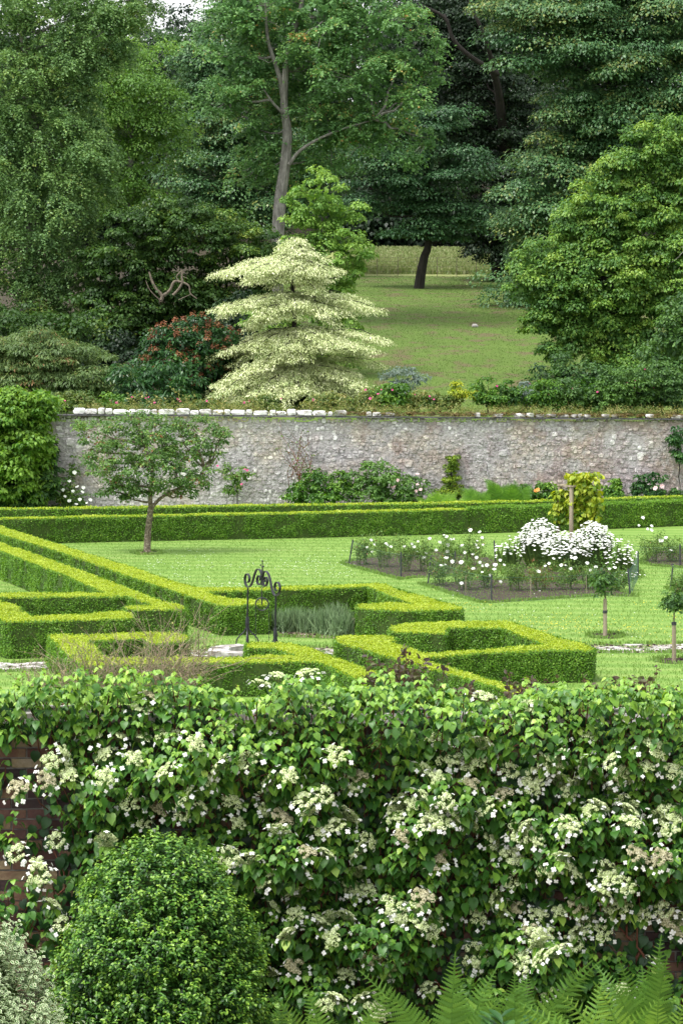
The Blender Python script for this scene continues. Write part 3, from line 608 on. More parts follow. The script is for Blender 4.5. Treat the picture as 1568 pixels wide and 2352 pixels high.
# growth lying over the wall head
for _ in range(640):
    x = random.uniform(-120, 1690); c = D(x, 1600, FY); yb = random.uniform(-.05, .42); zt = min(FT+.22, D(x, top_y(x)+random.uniform(2, 40), FY+yb).z)
    tip = Vector((c.x, FY+yb, zt))
    for k in range(7):
        a = random.uniform(0, 6.28); o = Vector((math.cos(a), math.sin(a), 0))
        Lh.add(tip+o*.03+Vector((0, 0, random.uniform(-.05, .02))), (Vector((0, -.15, .8))+o*.4).normalized(), o+Vector((0, 0, -.3)), random.uniform(.045, .08), .68+random.gauss(0, .14))
for _ in range(46):       # stray shoots standing above the mass
    x = random.uniform(-60, 1640); a = D(x, top_y(x)+12, FY+random.uniform(0, .3)); b = a+Vector((random.uniform(-.08, .08), random.uniform(-.05, .05), random.uniform(.05, .15))); stems.tube([a, b], [.003, .002], 4)
    for k in range(9):
        t_ = k/8; ph = k*1.7; o = Vector((math.cos(ph), math.sin(ph), 0)); Lh.add(a.lerp(b, t_), o*.4+Vector((0, -.2, .8)), o+Vector((0, 0, .25-.5*(1-t_))), .035+.03*(1-t_), .8+random.gauss(0, .1))
# darker leaves flat against the wall
for _ in range(4600):
    x = random.uniform(-120, 1690); yy = random.uniform(1620, 2420)
    if random.random() > cover(x, yy)*1.0: continue
    p = D(x, yy, FY-random.uniform(.02, .09))
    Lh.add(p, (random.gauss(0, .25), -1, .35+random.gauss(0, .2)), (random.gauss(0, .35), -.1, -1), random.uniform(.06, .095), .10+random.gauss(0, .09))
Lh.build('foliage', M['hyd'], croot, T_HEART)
for _ in range(90):      # old woody stems clinging to the wall
    x = random.uniform(-100, 1680); yy = random.uniform(1800, 2400); p = D(x, yy, FY-.03); pts = [p.copy()]
    for k in range(5): p = p+Vector((random.uniform(-.12, .12), random.uniform(-.02, .01), random.uniform(.05, .16))); p.y = min(p.y, FY-.015); pts.append(p.copy())
    stems.tube(pts, np.linspace(.012, .005, 6), 5, 0, .5, False)
stems.build('stems', M['redtwig'], croot)
def flower_head_mesh(i):
    r = random.Random(100+i); mb = MB(); R = .080*r.uniform(.9, 1.1)
    def quad(c, s, n, m, t):
        n = Vector(n).normalized(); a = n.cross(Vector((r.random()-.5, r.random()-.5, .3))).normalized(); b = n.cross(a); c = Vector(c)
        mb.add([tuple(c+a*s), tuple(c+b*s), tuple(c-a*s), tuple(c-b*s)], [(0, 1, 2, 3)], m, t)
    lumps = [(r.uniform(0, 6.28), r.random()**.5*.9) for _ in range(22)]
    for (a, q) in lumps:
        lc = Vector((math.cos(a)*q*R, math.sin(a)*q*R, .030*(1-q*q)+r.uniform(-.006, .010))); lr = r.uniform(.013, .021)
        mb.tube([(0, 0, -.035), tuple(lc*.6+Vector((0, 0, -.012))), tuple(lc)], [.0016, .0012, .001], 3, 2, .5, False)
        tn = r.uniform(.35, .9)
        for k in range(34):
            u = Vector((r.gauss(0, 1), r.gauss(0, 1), abs(r.gauss(0, 1)))).normalized()
            quad(lc+Vector((u.x*lr, u.y*lr, u.z*lr*.6)), r.uniform(.0034, .0056), u+Vector((0, 0, .3)), 0, min(1, max(0, tn+r.gauss(0, .22))))
    n = r.randint(6, 10)
    for k in range(n):
        a = 2*math.pi*k/n+r.uniform(-.35, .35); q = R*r.uniform(1.05, 1.45); c = Vector((math.cos(a)*q, math.sin(a)*q, r.uniform(-.022, .008)))
        mb.tube([(0, 0, -.03), (c.x*.6, c.y*.6, c.z+.004), tuple(c)], [.0014, .0012, .001], 3, 2, .5, False)
        nn = (Vector((math.cos(a)*.6, math.sin(a)*.6, .55))+Vector((r.gauss(0, .3), r.gauss(0, .3), 0))).normalized(); e1 = nn.cross(Vector((.2, .1, 1))).normalized(); e2 = nn.cross(e1); s = r.uniform(.013, .0185); ro = r.random()
        for j in range(4):
            th = ro+j*math.pi/2; d = e1*math.cos(th)+e2*math.sin(th); sd = nn.cross(d)
            pts = [c, c+d*s*.55+sd*s*.5+nn*.001, c+d*s*1.1+sd*s*.32-nn*.001, c+d*s*1.1-sd*s*.32-nn*.001, c+d*s*.55-sd*s*.5+nn*.001]
            mb.add([tuple(p) for p in pts], [(0, 1, 2, 3, 4)], 1, r.uniform(.4, 1))
    me = mb.mesh('flower_head'); [me.materials.append(M[k]) for k in ('hydold' if i in (2, 6) else 'hydcream', 'white', 'stem')]; return me
FH = [flower_head_mesh(i) for i in range(8)]
z7 = [(420,60),(290,120),(230,170),(300,165),(490,140),(545,55),(640,60),(620,160),(900,85),(210,260),(320,240),(480,240),(85,300),(770,210),(940,260),(1145,165),(1010,190),(1330,235),(1240,260),(1490,320),(1550,140),(600,355),(740,385),(830,405),(660,450),(850,335),(900,365),(1060,360),(1200,390),(1095,455),(1290,435),(1420,400),(1290,490),(1480,480),(1400,350),(1240,330),(260,530),(80,590),(175,640),(180,690),(490,540),(1050,610),(1140,620),(1410,590),(1490,590),(1230,715),(1370,770),(1400,690),(240,830),(290,915),(1250,840),(1355,870),(1465,905),(1320,970),(1530,980),(1520,890),(1360,1110),(1240,1140),(1490,1290),(1540,1260),(1040,15),(770,45)]
z8 = [(430,60),(650,95),(490,145),(630,160),(555,185),(380,215),(440,245),(770,210),(600,275),(370,330),(745,325),(480,350),(265,370),(670,380),(430,410),(500,425),(580,440),(395,460),(120,530),(290,510),(460,610),(80,240),(20,420),(1110,60),(1000,140),(940,180),(880,240),(870,290),(1000,265),(1080,260),(1120,180),(1240,170),(1280,210),(1400,195),(1430,110),(1260,300),(1310,360),(1170,375),(1320,450),(1520,215),(1500,410),(1450,430),(850,465),(880,520),(760,520),(680,535),(820,540),(770,610),(1040,460),(950,645),(1060,680),(1010,610),(1215,670),(1350,600),(1430,640),(1470,610),(790,715),(80,680),(40,740),(120,760),(370,800),(240,830),(280,870),(440,890),(350,920),(400,950),(20,880),(720,790),(810,840),(620,880),(740,870),(900,880),(870,940),(950,960),(1000,860),(1080,830),(1190,770),(1130,890),(1080,950),(1200,960),(1270,830),(1330,850),(1380,870),(1480,850),(1550,890),(1310,740),(610,1060),(820,1070),(910,1080),(980,1050),(130,1085),(200,1110),(20,1150),(90,1260),(150,1320),(400,1210),(870,1220),(960,1240),(1440,1095),(1290,1220)]
heads = [(x*.5002, 1665+y*.5002) for x, y in z7]+[(784+x*.5, 1665+y*.5) for x, y in z8]
heads += [(708,1550),(640,1558),(600,1573),(735,1624),(1110,1604),(1210,1619),(1215,1637),(350,1602),(322,1632),(617,1667),(520,1681)]
heads += [(x+random.uniform(-26, 26), y+random.uniform(12, 26)) for x, y in random.sample(heads[70:150], 38)]
random.seed(5); rest = MB(); rest_n = 0; Lf = Leaves()
order = heads[:]; random.shuffle(order)
for k, (x, y) in enumerate(order):
    b = max(bulge(x, y), .10)+random.uniform(.06, .14)
    if y < 1700: b = .2
    p = D(x, y, FY-b); tilt = random.uniform(.45, 1.1) if y > 1700 else random.uniform(.1, .4); sc = random.uniform(.85, 1.2)
    if k < 98:
        o = bpy.data.objects.new('flower_head', FH[k % 8]); C.objects.link(o); o.parent = croot; o.location = p-Vector(croot.location)
        o.rotation_euler = (tilt, random.uniform(-.45, .45), random.uniform(-3, 3)); o.rotation_mode = 'ZYX'; o.rotation_euler = (random.uniform(-.1, .1)+tilt, random.uniform(-.35, .35), 0); o.scale = (sc, sc, sc)
    else:
        from mathutils import Euler
        me = FH[k % 8]; R_ = Euler((tilt, random.uniform(-.35, .35), random.uniform(-3, 3))).to_matrix()
        vs = np.empty(len(me.vertices)*3); me.vertices.foreach_get('co', vs); vs = vs.reshape(-1, 3)*sc @ np.array(R_).T+np.array(p)
        tn = np.empty(len(me.polygons), np.float32); me.attributes['tone'].data.foreach_get('value', tn)
        base = rest.n; rest.v.append(vs); rest.n += len(vs)
        for pl_, t_ in zip(me.polygons, tn): rest.f.append([i+base for i in pl_.vertices]); rest.m.append(pl_.material_index); rest.t.append(float(t_))
    # green leaves nodding below each head
    for q in range(4):
        a = random.uniform(-1.6, 1.6); o2 = Vector((math.sin(a), -math.cos(a)*.6, 0)); s = random.uniform(.055, .085)
        Lf.add(p+o2*.03+Vector((0, .03, -.035)), (o2*.7+Vector((0, 0, .5))).normalized(), o2*.5+Vector((0, 0, -.9)), s, .66+random.gauss(0, .12))
o = rest.build('flower_heads', [M['hydcream'], M['white'], M['stem']], croot); o['kind'] = 'stuff'
Lf.build('flowering_shoots', M['hyd'], croot, T_HEART)

# ---------------------------------------------------------------- rounded box bush
def lathe_bush(name, label, cx, Y, prof, dens, T, mat, lsz, sprig, group=None, inner='box', cat='bush', tone0=.42, core=.70, tilt=.6, wob=.15):
    k = Y/F; base = D(cx, prof[-1][0], Y); root = empty(name, (base.x, Y, 1.6), label, cat, group)
    zs = [D(cx, y, Y).z for y, r in prof]; rs = [r*k for y, r in prof]
    def rad(z): return float(np.interp(-z, [-a for a in zs], rs))
    L = Leaves(); Nn = dens; ztop, zbot = zs[0], zs[-1]
    cb = MB(); ringz = np.linspace(ztop-.22, zbot, 14); vs = []
    for z in ringz:
        for j in range(20): a = 2*math.pi*j/20; q = rad(z)*core; vs.append((base.x+q*math.cos(a), Y+q*math.sin(a), z))
    f = [(i*20+j, (i+1)*20+j, (i+1)*20+(j+1) % 20, i*20+(j+1) % 20) for i in range(13) for j in range(20)]+[tuple(range(20))]
    cb.add(vs, f); cb.build('inner_twigs', M['hedge_core'], root)
    for _ in range(Nn):
        z = zbot+(ztop-zbot)*random.random(); q = rad(z)
        if random.random() > (q+.12)/(max(rs)+.12): continue
        a = random.uniform(0, 2*math.pi)
        if math.sin(a) > .35: continue
        n_ = 1+wob*noise.noise(Vector((math.cos(a)*2.2, math.sin(a)*2.2, z*3)))+.17*noise.noise(Vector((math.cos(a)*7, math.sin(a)*7, z*7)))
        slope = (rad(z-.04)-rad(z+.04))/.08; o = Vector((math.cos(a), math.sin(a), min(slope, 2.5)*.8)).normalized()
        depth = random.random()**1.3*.17; p = Vector((base.x+q*n_*math.cos(a), Y+q*n_*math.sin(a), z))-o*depth
        d = (o*.7+Vector((random.gauss(0, .35), random.gauss(0, .35), tilt+random.gauss(0, .2)))).normalized(); ln = random.uniform(.03, .07)*sprig
        ln *= 1.8 if random.random() < .03 else 1; nl = random.randint(5, 9); tn = tone0-depth*2.6+random.gauss(0, .09)  # sprigs deeper in the bush get a darker tone, shade put into the colour
        for j in range(nl):
            s_ = j/(nl-1); ph = j*2.4+random.random(); e1 = d.orthogonal().normalized(); e2 = d.cross(e1); rd_ = (e1*math.cos(ph)+e2*math.sin(ph))
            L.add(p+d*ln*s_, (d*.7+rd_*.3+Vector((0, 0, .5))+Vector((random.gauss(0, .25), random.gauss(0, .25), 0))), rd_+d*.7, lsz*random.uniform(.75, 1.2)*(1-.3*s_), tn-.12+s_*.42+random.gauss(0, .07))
    L.build('foliage', mat, root, T); return root
random.seed(31)
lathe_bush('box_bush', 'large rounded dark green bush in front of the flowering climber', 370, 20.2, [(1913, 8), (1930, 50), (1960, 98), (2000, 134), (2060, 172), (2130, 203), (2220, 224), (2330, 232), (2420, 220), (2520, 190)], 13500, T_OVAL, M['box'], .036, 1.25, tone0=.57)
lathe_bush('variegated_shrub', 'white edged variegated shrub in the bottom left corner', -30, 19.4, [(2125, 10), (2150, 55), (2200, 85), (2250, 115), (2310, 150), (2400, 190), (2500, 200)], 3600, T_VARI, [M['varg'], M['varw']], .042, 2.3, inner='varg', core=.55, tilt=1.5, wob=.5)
# upright shoots of the variegated shrub
vr = [o for o in C.objects if o.name == 'variegated_shrub'][0]; 
for (x0, y0, x1, y1) in [(20, 2230, 42, 2112), (5, 2200, 12, 2120), (60, 2280, 98, 2195), (75, 2270, 85, 2205), (30, 2220, 55, 2150), (-10, 2190, 20, 2135), (90, 2330, 118, 2280), (40, 2260, 70, 2180), (110, 2350, 140, 2320)]:
    L = Leaves(); a, b = D(x0, y0, 19.2), D(x1, y1, 19.15); sm = MB(); sm.tube([a, b], [.004, .002], 4); d = (b-a).normalized()
    for j in range(16):
        s_ = j/15; ph = j*1.57; rd_ = Vector((math.cos(ph), math.sin(ph), .3)); L.add(a.lerp(b, s_), rd_*.2+Vector((0, -.5, .6)), rd_+d*.6, .036*(1.1-.4*s_), random.random())
    o = L.build('shoot', [M['varg'], M['varw']], vr, T_VARI); o2 = sm.build('stem', M['stem'], vr); o2.parent = o; o2.location = (0, 0, 0)

# ---------------------------------------------------------------- ferns and leafy plants at the wall foot
def fern(x, ytip, Y, n, label, length=1.0, tone=.5, seed=0, w=.17, group='ferns growing at the foot of the front wall', fan=1.0):
    r = random.Random(seed); tip = D(x, ytip, Y); base = Vector((tip.x, Y, 1.6 if Y < 30 else 0.0)); length = (tip.z-base.z)/.72; root = empty('fern', tuple(base), label, 'fern', group)
    for k in range(n):
        az = r.uniform(-2.9, -.2) if k % 4 else r.uniform(0, 3.1); lean = r.uniform(.05, .42)*fan
        d = Vector((math.cos(az)*lean*1.5, math.sin(az)*lean*.6, 1)).normalized(); hor = Vector((d.x, d.y, 0)); ln = length*r.uniform(.72, 1.05)
        pts = [base+d*ln*s+Vector((hor.x*.4*s*s*ln, hor.y*.4*s*s*ln, -.12*s*s*s*ln)) for s in np.linspace(0, 1, 30)]
        L = Leaves()
        for i in range(4, 30):
            s = i/29; T = (pts[min(i+1, 29)]-pts[i-1]).normalized(); f0 = Vector((math.cos(az)*.3, -.85, .35)); face = (f0-T*T.dot(f0)).normalized(); sd = T.cross(face).normalized()
            L.add(pts[i-1], face, T, ln/26, .3)
            pl_ = w*length*min(1, (s-.10)*3.0)*(1-s)**.85*1.15+.008; tn = tone+r.gauss(0, .05)
            for sg in (-1, 1):
                pd = (sd*sg+T*.42-face*.12).normalized(); L.add(pts[i], face+Vector((r.gauss(0, .10), 0, r.gauss(0, .10))), pd, pl_, tn+r.gauss(0, .09))
        L.build('frond', M['fern'], root, T_PINNA)
for i, a in enumerate([
    (1030, 2240, 20.6, 7, 'tall fern rising against the wall left of the broad leaved plant', .95, .42),
    (1182, 2228, 21.0, 6, 'fern standing close to the wall behind the broad leaved plant', .9, .40),
    (1490, 2222, 21.0, 7, 'darker fern in the bottom right corner behind the bright one', .95, .38),
    (1500, 2292, 19.6, 8, 'bright green fern at the very bottom right corner', .85, .70),
    (1330, 2318, 19.8, 7, 'pale low fern spreading between the corner ferns and the broad leaved plant', .7, .62),
    (770, 2300, 20.4, 6, 'fern at the bottom edge just right of the rounded bush', .75, .50),
    (690, 2333, 20.6, 4, 'fern tip peeping over the bottom edge beside the rounded bush', .7, .42),
    (600, 2318, 20.9, 3, 'small dark fern frond against the right flank of the rounded bush', .6, .35)]):
    fern(a[0], a[1], a[2], a[3], a[4], a[5], a[6], seed=40+i)
def broadleaf(x, y, Y, n, label, ln, mat, tone, seed):
    r = random.Random(seed); c = D(x, y, Y); root = empty('broad_leaved_plant', (c.x, Y, c.z-.25), label, 'plant'); L = Leaves(); mb = MB()
    for k in range(n):
        lvl = r.random(); a = r.uniform(-3.0, -.1) if r.random() < .75 else r.uniform(0, 3); o = Vector((math.cos(a), math.sin(a), 0)); s = ln*r.uniform(.7, 1.1)
        p = c+Vector((r.uniform(-.22, .22), r.uniform(-.05, .15), -.25*lvl)); L.add(p, Vector((0, 0, .8))+o*.25, o+Vector((0, 0, .55-.5*lvl)), s, tone+r.gauss(0, .12))
    L.build('leaves', mat, root, (np.array([(0, 0, 0), (.13, .25, .05), (.17, .55, .06), (.08, .85, .0), (0, 1, -.12), (-.08, .85, 0), (-.17, .55, .06), (-.13, .25, .05), (0, .5, .0)]), [(0, 1, 2, 8), (8, 2, 3, 4), (0, 8, 6, 7), (8, 4, 5, 6)], [0]*4))
broadleaf(1160, 2318, 20.0, 46, 'glossy broad leaved plant among the ferns at the bottom edge', .17, M['laurel'], .55, 3)
broadleaf(1085, 2345, 19.8, 12, 'yellow green pointed leaves at the bottom edge beside the tall fern', .2, M['lime'], .35, 4)
# ---------------------------------------------------------------- bare twigs and purple shoots over the wall
def twigs(name, label, cat, roots_, mat, leafm, n, seed, ln=(.25, .6), Y=FY+.6, rad=.003, leafp=.4, lsz=.018, spread=.5):
    r = random.Random(seed); mb = MB(); L = Leaves(); c0 = D(roots_[0][0], roots_[0][1], Y); root = empty(name, (c0.x, Y, c0.z), label, cat)
    for _ in range(n):
        rx = r.choice(roots_); p = D(rx[0]+r.uniform(-rx[2], rx[2]), rx[1]+r.uniform(-8, 20), Y+r.uniform(-.2, .5)); d = Vector((r.gauss(0, spread), r.gauss(0, spread*.6), 1)).normalized()
        l_ = r.uniform(*ln)*rx[3]; pts = [p.copy()]
        for k in range(7): d = (d+Vector((r.gauss(0, .22), r.gauss(0, .22), r.gauss(-.02, .12)))).normalized(); p = p+d*l_/7; pts.append(p.copy())
        mb.tube(pts, np.linspace(rad, rad*.35, 8), 4, 0, .5, False)
        for k in range(r.randint(1, 4)):
            i = r.randint(2, 6); q = pts[i].copy(); d2 = (d+Vector((r.gauss(0, .7), r.gauss(0, .7), r.gauss(.1, .3)))).normalized(); pp = [q.copy()]
            for _k in range(3): d2 = (d2+Vector((r.gauss(0, .2), r.gauss(0, .2), .05))).normalized(); q = q+d2*l_*.11; pp.append(q.copy())
            mb.tube(pp, [rad*.6, rad*.5, rad*.4, rad*.3], 3, 0, .5, False)
            for v in pp[1:]:
                if r.random() < leafp: L.add(v, rdir(1)[0]+np.array([0, 0, .7]), rdir(1)[0], lsz*r.uniform(.6, 1.3), r.random())
        for v in pts[1:]:
            for _k in range(2):
                if r.random() < leafp: L.add(v, rdir(1)[0]+np.array([0, 0, .7]), rdir(1)[0], lsz*r.uniform(.6, 1.3), r.random())
    mb.build('stems', mat, root)
    if L.p: L.build('leaves', leafm, root, T_OVAL)
    return root
twigs('twiggy_shrub', 'dead looking bushy shrub of bare tan twigs behind the wall on the left', 'shrub', [(200, 1590, 90, 1.0), (290, 1590, 100, 1.25), (370, 1590, 60, 1.2), (110, 1600, 60, .7), (420, 1590, 30, 1.5), (290, 1590, 120, 1.0)], M['twig'], M['weed'], 330, 8, ln=(.16, .50), leafp=.30)
twigs('purple_climber', 'dark purple leaved climber shoots standing above the foliage in front of the right hedge', 'climber', [(880, 1580, 60, 1.0), (960, 1590, 50, .8)], M['redtwig'], M['purple'], 34, 9, ln=(.15, .36), leafp=.6, lsz=.05, Y=FY+.35)
for i, (x, k_, n_, lab) in enumerate([(1085, .4, 10, 'short brown shoots over the wall head in front of the low hedge strip'), (1210, .7, 18, 'thin brown shoots arching over the wall head before the right hedge corner'), (1400, .6, 12, 'brown leafy shoots trailing on the wall head below the stone path'), (1525, 1.0, 12, 'taller wiry shoots rising from the wall head at the right edge')]):
    twigs('wiry_climber', lab, 'climber', [(x, 1598, 45, k_)], M['redtwig'], M['purple'], n_, 10+i, ln=(.10, .30), leafp=.42, lsz=.05, Y=FY+.3, spread=.8)['group'] = 'wiry brown shoots along the front wall head'

# ================================================================ GARDEN OBJECTS
# well with its wrought iron frame
YL = P(567.8, 1479, .35).y; RX, RY_ = P(628, 1494, .35).x, P(628, 1494, .35).y
cw = P(592, 1490, .35)
root = empty('stone_well', (cw.x, cw.y, 0), 'low round well curb of lichened white and grey stone', 'well')
n = 7
for k in range(n):
    a0, a1 = 2*math.pi*k/n+.2, 2*math.pi*(k+1)/n+.2-.03; sb = MB(); ro, ri = .98, .60; v = []
    for z in (.0, .34+random.uniform(-.02, .02)):
        for (a, q) in [(a0, ro), ((a0+a1)/2, ro*1.02), (a1, ro), (a1, ri), ((a0+a1)/2, ri), (a0, ri)]: v.append((cw.x+q*math.cos(a)+random.uniform(-.02, .02), cw.y+q*math.sin(a)*.95+random.uniform(-.02, .02), z))
    sb.add(v, [(5, 4, 3, 2, 1, 0), (6, 7, 8, 9, 10, 11)]+[(i, (i+1) % 6, 6+(i+1) % 6, 6+i) for i in range(6)]); sb.build('curb_stone', M['curb'], root)
PA = Vector((P(567.8, 1479, .35).x, YL, .35)); PB = Vector((RX, RY_-.2, .35)); pdv = (PB-PA); pdv.z = 0; pdu = pdv.normalized(); pn = pdu.cross(Vector((0, 0, 1)))
def onplane(zx, zy):      # a point of the frame's own upright plane
    x, y = 516.7+zx*.10985, 1274.6+zy*.10985; d = ray(x, y); o = Vector((0, 0, H)); t = (PA-o).dot(pn)/d.dot(pn); return o+d*t
root = empty('well_frame', tuple(PA), 'black wrought iron well frame with scrolls, finial and hanging pulley wheel', 'well frame')
def curve(pts, k=6):
    out = []; n_ = len(pts)
    for i in range(n_-1):
        p0, p1, p2, p3 = [Vector(pts[min(max(j, 0), n_-1)]) for j in (i-1, i, i+1, i+2)]
        for s in range(k):
            t = s/k; out.append(.5*((2*p1)+(p2-p0)*t+(2*p0-5*p1+4*p2-p3)*t*t+(3*p1-p0-3*p2+p3)*t**3))
    out.append(Vector(pts[-1])); return out
def scroll(name, pts, wd=.05, th=.014):
    mb = MB(); mb.ribbon(curve([onplane(*p) for p in pts]), pn, wd, th); mb.build(name, M['iron'], root)
scroll('scroll_arm', [(470, 575), (500, 560), (515, 500), (500, 430), (465, 393), (430, 430), (418, 510), (430, 600), (470, 668), (520, 660), (570, 580), (610, 440), (650, 330), (692, 292), (735, 325), (765, 400), (775, 500), (760, 590), (720, 625), (685, 590), (672, 520), (690, 450), (718, 430), (742, 465), (740, 520), (715, 530)])
scroll('scroll_arm', [(1085, 740), (1115, 720), (1120, 650), (1095, 575), (1060, 600), (1040, 660), (1050, 730), (1085, 745)][:1]+[(1060, 735), (1042, 690), (1050, 610), (1085, 568), (1125, 590), (1150, 680), (1135, 780), (1080, 850), (1030, 830), (990, 740), (960, 600), (935, 480), (900, 385), (850, 338), (810, 370), (793, 450), (790, 540), (810, 630), (845, 655), (875, 610), (885, 540), (865, 470), (835, 465), (818, 510), (830, 560), (850, 550)])
def iron(name, fn, par=root):
    mb = MB(); fn(mb); return mb.build(name, M['iron'], par)
a = onplane(480, 690); b = onplane(468, 1330); g = onplane(462, 1860)
post = iron('post', lambda m: m.tube([a, b, PA], [.017, .019, .022], 8))
c = onplane(1065, 860); e = onplane(1052, 1560); rf = Vector((e.x, e.y, .33))
iron('post', lambda m: m.tube([c, e, rf], [.018, .020, .022], 8))
for (top, foot) in ((b, PA), (e, rf)):
    iron('collar', lambda m: (m.tube([top+Vector((0, 0, .03)), top+Vector((0, 0, -.10)), top+Vector((0, 0, -.22))], [.034, .042, .036], 8)))
    for dx, dy in ((-1, .1), (1, .1), (-.1, -1), (.1, 1)):
        sc_ = .205 if abs(dx) > .5 else .12; o_ = Vector((dx*sc_, dy*sc_, 0)); s0 = top+Vector((dx*.02, dy*.02, -.16))
        fz = foot.z; q = [s0, s0+o_*.18+Vector((0, 0, -.10)), s0+o_*.6+Vector((0, 0, -.18)), Vector((s0.x+o_.x*.92, s0.y+o_.y*.92, s0.z-.26)), Vector((s0.x+o_.x, s0.y+o_.y, fz+.02)), Vector((s0.x+o_.x, s0.y+o_.y, fz-.01))]
        iron('leg', lambda m: m.tube(curve(q, 4), .0145, 6))
iron('finial', lambda m: (m.tube([onplane(780, 640), onplane(783, 400), onplane(783, 140)], [.022, .018, .008], 8), m.ball(onplane(783, 130), .019), m.ball(onplane(744, 212), .017), m.ball(onplane(808, 243), .016), m.tube([onplane(783, 275), onplane(744, 215)], .006, 5), m.tube([onplane(783, 275), onplane(806, 245)], .006, 5)))
wc = onplane(775, 1030)
def hoop(m, c, r, th, y=0, n=28, sx=1, a0=0, a1=6.2832): m.tube([c+Vector((r*math.cos(t)*sx, y, r*math.sin(t))) for t in np.linspace(a0, a1, n)], th, 6, cap=False)
kz = PA.y/F*.10985
iron('hanger', lambda m: (hoop(m, onplane(773, 680), 22*kz, .006, n=12), m.tube([onplane(773, 700), onplane(773, 770)], .007, 5), m.tube([onplane(773, 770), onplane(773, 1040)], [.012, .016], 6)))
whl = iron('pulley_wheel', lambda m: (hoop(m, wc, 130*kz, .011), hoop(m, wc+Vector((-80*kz, 0, 60*kz)), 25*kz, .004, n=10), hoop(m, wc+Vector((75*kz, 0, 60*kz)), 25*kz, .004, n=10), m.tube([wc+Vector((-100*kz, 0, 80*kz)), wc+Vector((0, 0, 90*kz)), wc+Vector((100*kz, 0, 80*kz))], .005, 5)))
def chain(m):
    for sx, top, bot in ((-1, 1060, 1830), (1, 1060, 1800)):
        x0 = 775+sx*145; p0 = wc+Vector((sx*140*kz, 0, 0)); L_ = (bot-1030)*kz; nl = int(L_/.026)
        for i in range(nl):
            z = p0.z-L_*i/nl; c_ = Vector((p0.x+sx*(-.012 if sx < 0 else .004)*math.sin(i*.1), p0.y, z)); r_ = .016
            if i % 2: m.tube([c_+Vector((math.cos(t)*.008, 0, math.sin(t)*r_)) for t in np.linspace(0, 6.28, 9)], .0033, 4, cap=False)
            else: m.tube([c_+Vector((0, math.cos(t)*.008, math.sin(t)*r_)) for t in np.linspace(0, 6.28, 9)], .0033, 4, cap=False)
    m.tube([wc+Vector((140*kz*math.cos(t), 0, 140*kz*math.sin(t))) for t in np.linspace(0, math.pi, 30)], .009, 5, cap=False)
iron('chain', chain)

# lavender
random.seed(13)
for i, (x, y, s, lab) in enumerate([(640, 1452, .9, 'grey green lavender clump beside the right post of the well frame'), (675, 1450, 1.0, 'second lavender clump from the well frame, in the bare bed'), (712, 1453, 1.0, 'middle lavender clump in the bed inside the hedge hook'), (750, 1457, 1.05, 'lavender clump with tall pale stems left of the hook end'), (790, 1462, 1.0, 'lavender clump touching the end of the hedge hook'), (770, 1440, 1.0, 'lavender clump behind, close to the inner hedge corner')]):
    p = P(x, y); root = empty('lavender', tuple(p), lab, 'lavender', 'lavender clumps inside the hedge hook'); L = Leaves()
    n_ = 260; az = RNG.uniform(0, 6.28, n_); le = np.abs(RNG.normal(0, .42, n_)); d = np.stack([np.cos(az)*le, np.sin(az)*le*.7, np.ones(n_)], 1)
    L.add(np.array(p)+np.c_[RNG.normal(0, .10, n_), RNG.normal(0, .10, n_), np.zeros(n_)], np.c_[RNG.normal(0, .3, n_), -np.ones(n_), RNG.normal(0, .3, n_)+.2], d, s*RNG.uniform(.25, .62, n_), RNG.random(n_))
    L.build('stems', M['lavender'], root, T_BLADE)
    L = Leaves(); dome(L, [tuple(p+Vector((0, 0, .10)))]*3, .2, 130, .07, flat=.9, tone=.3, droop=-.8); L.build('foliage', M['lavender'], root, T_NARROW)

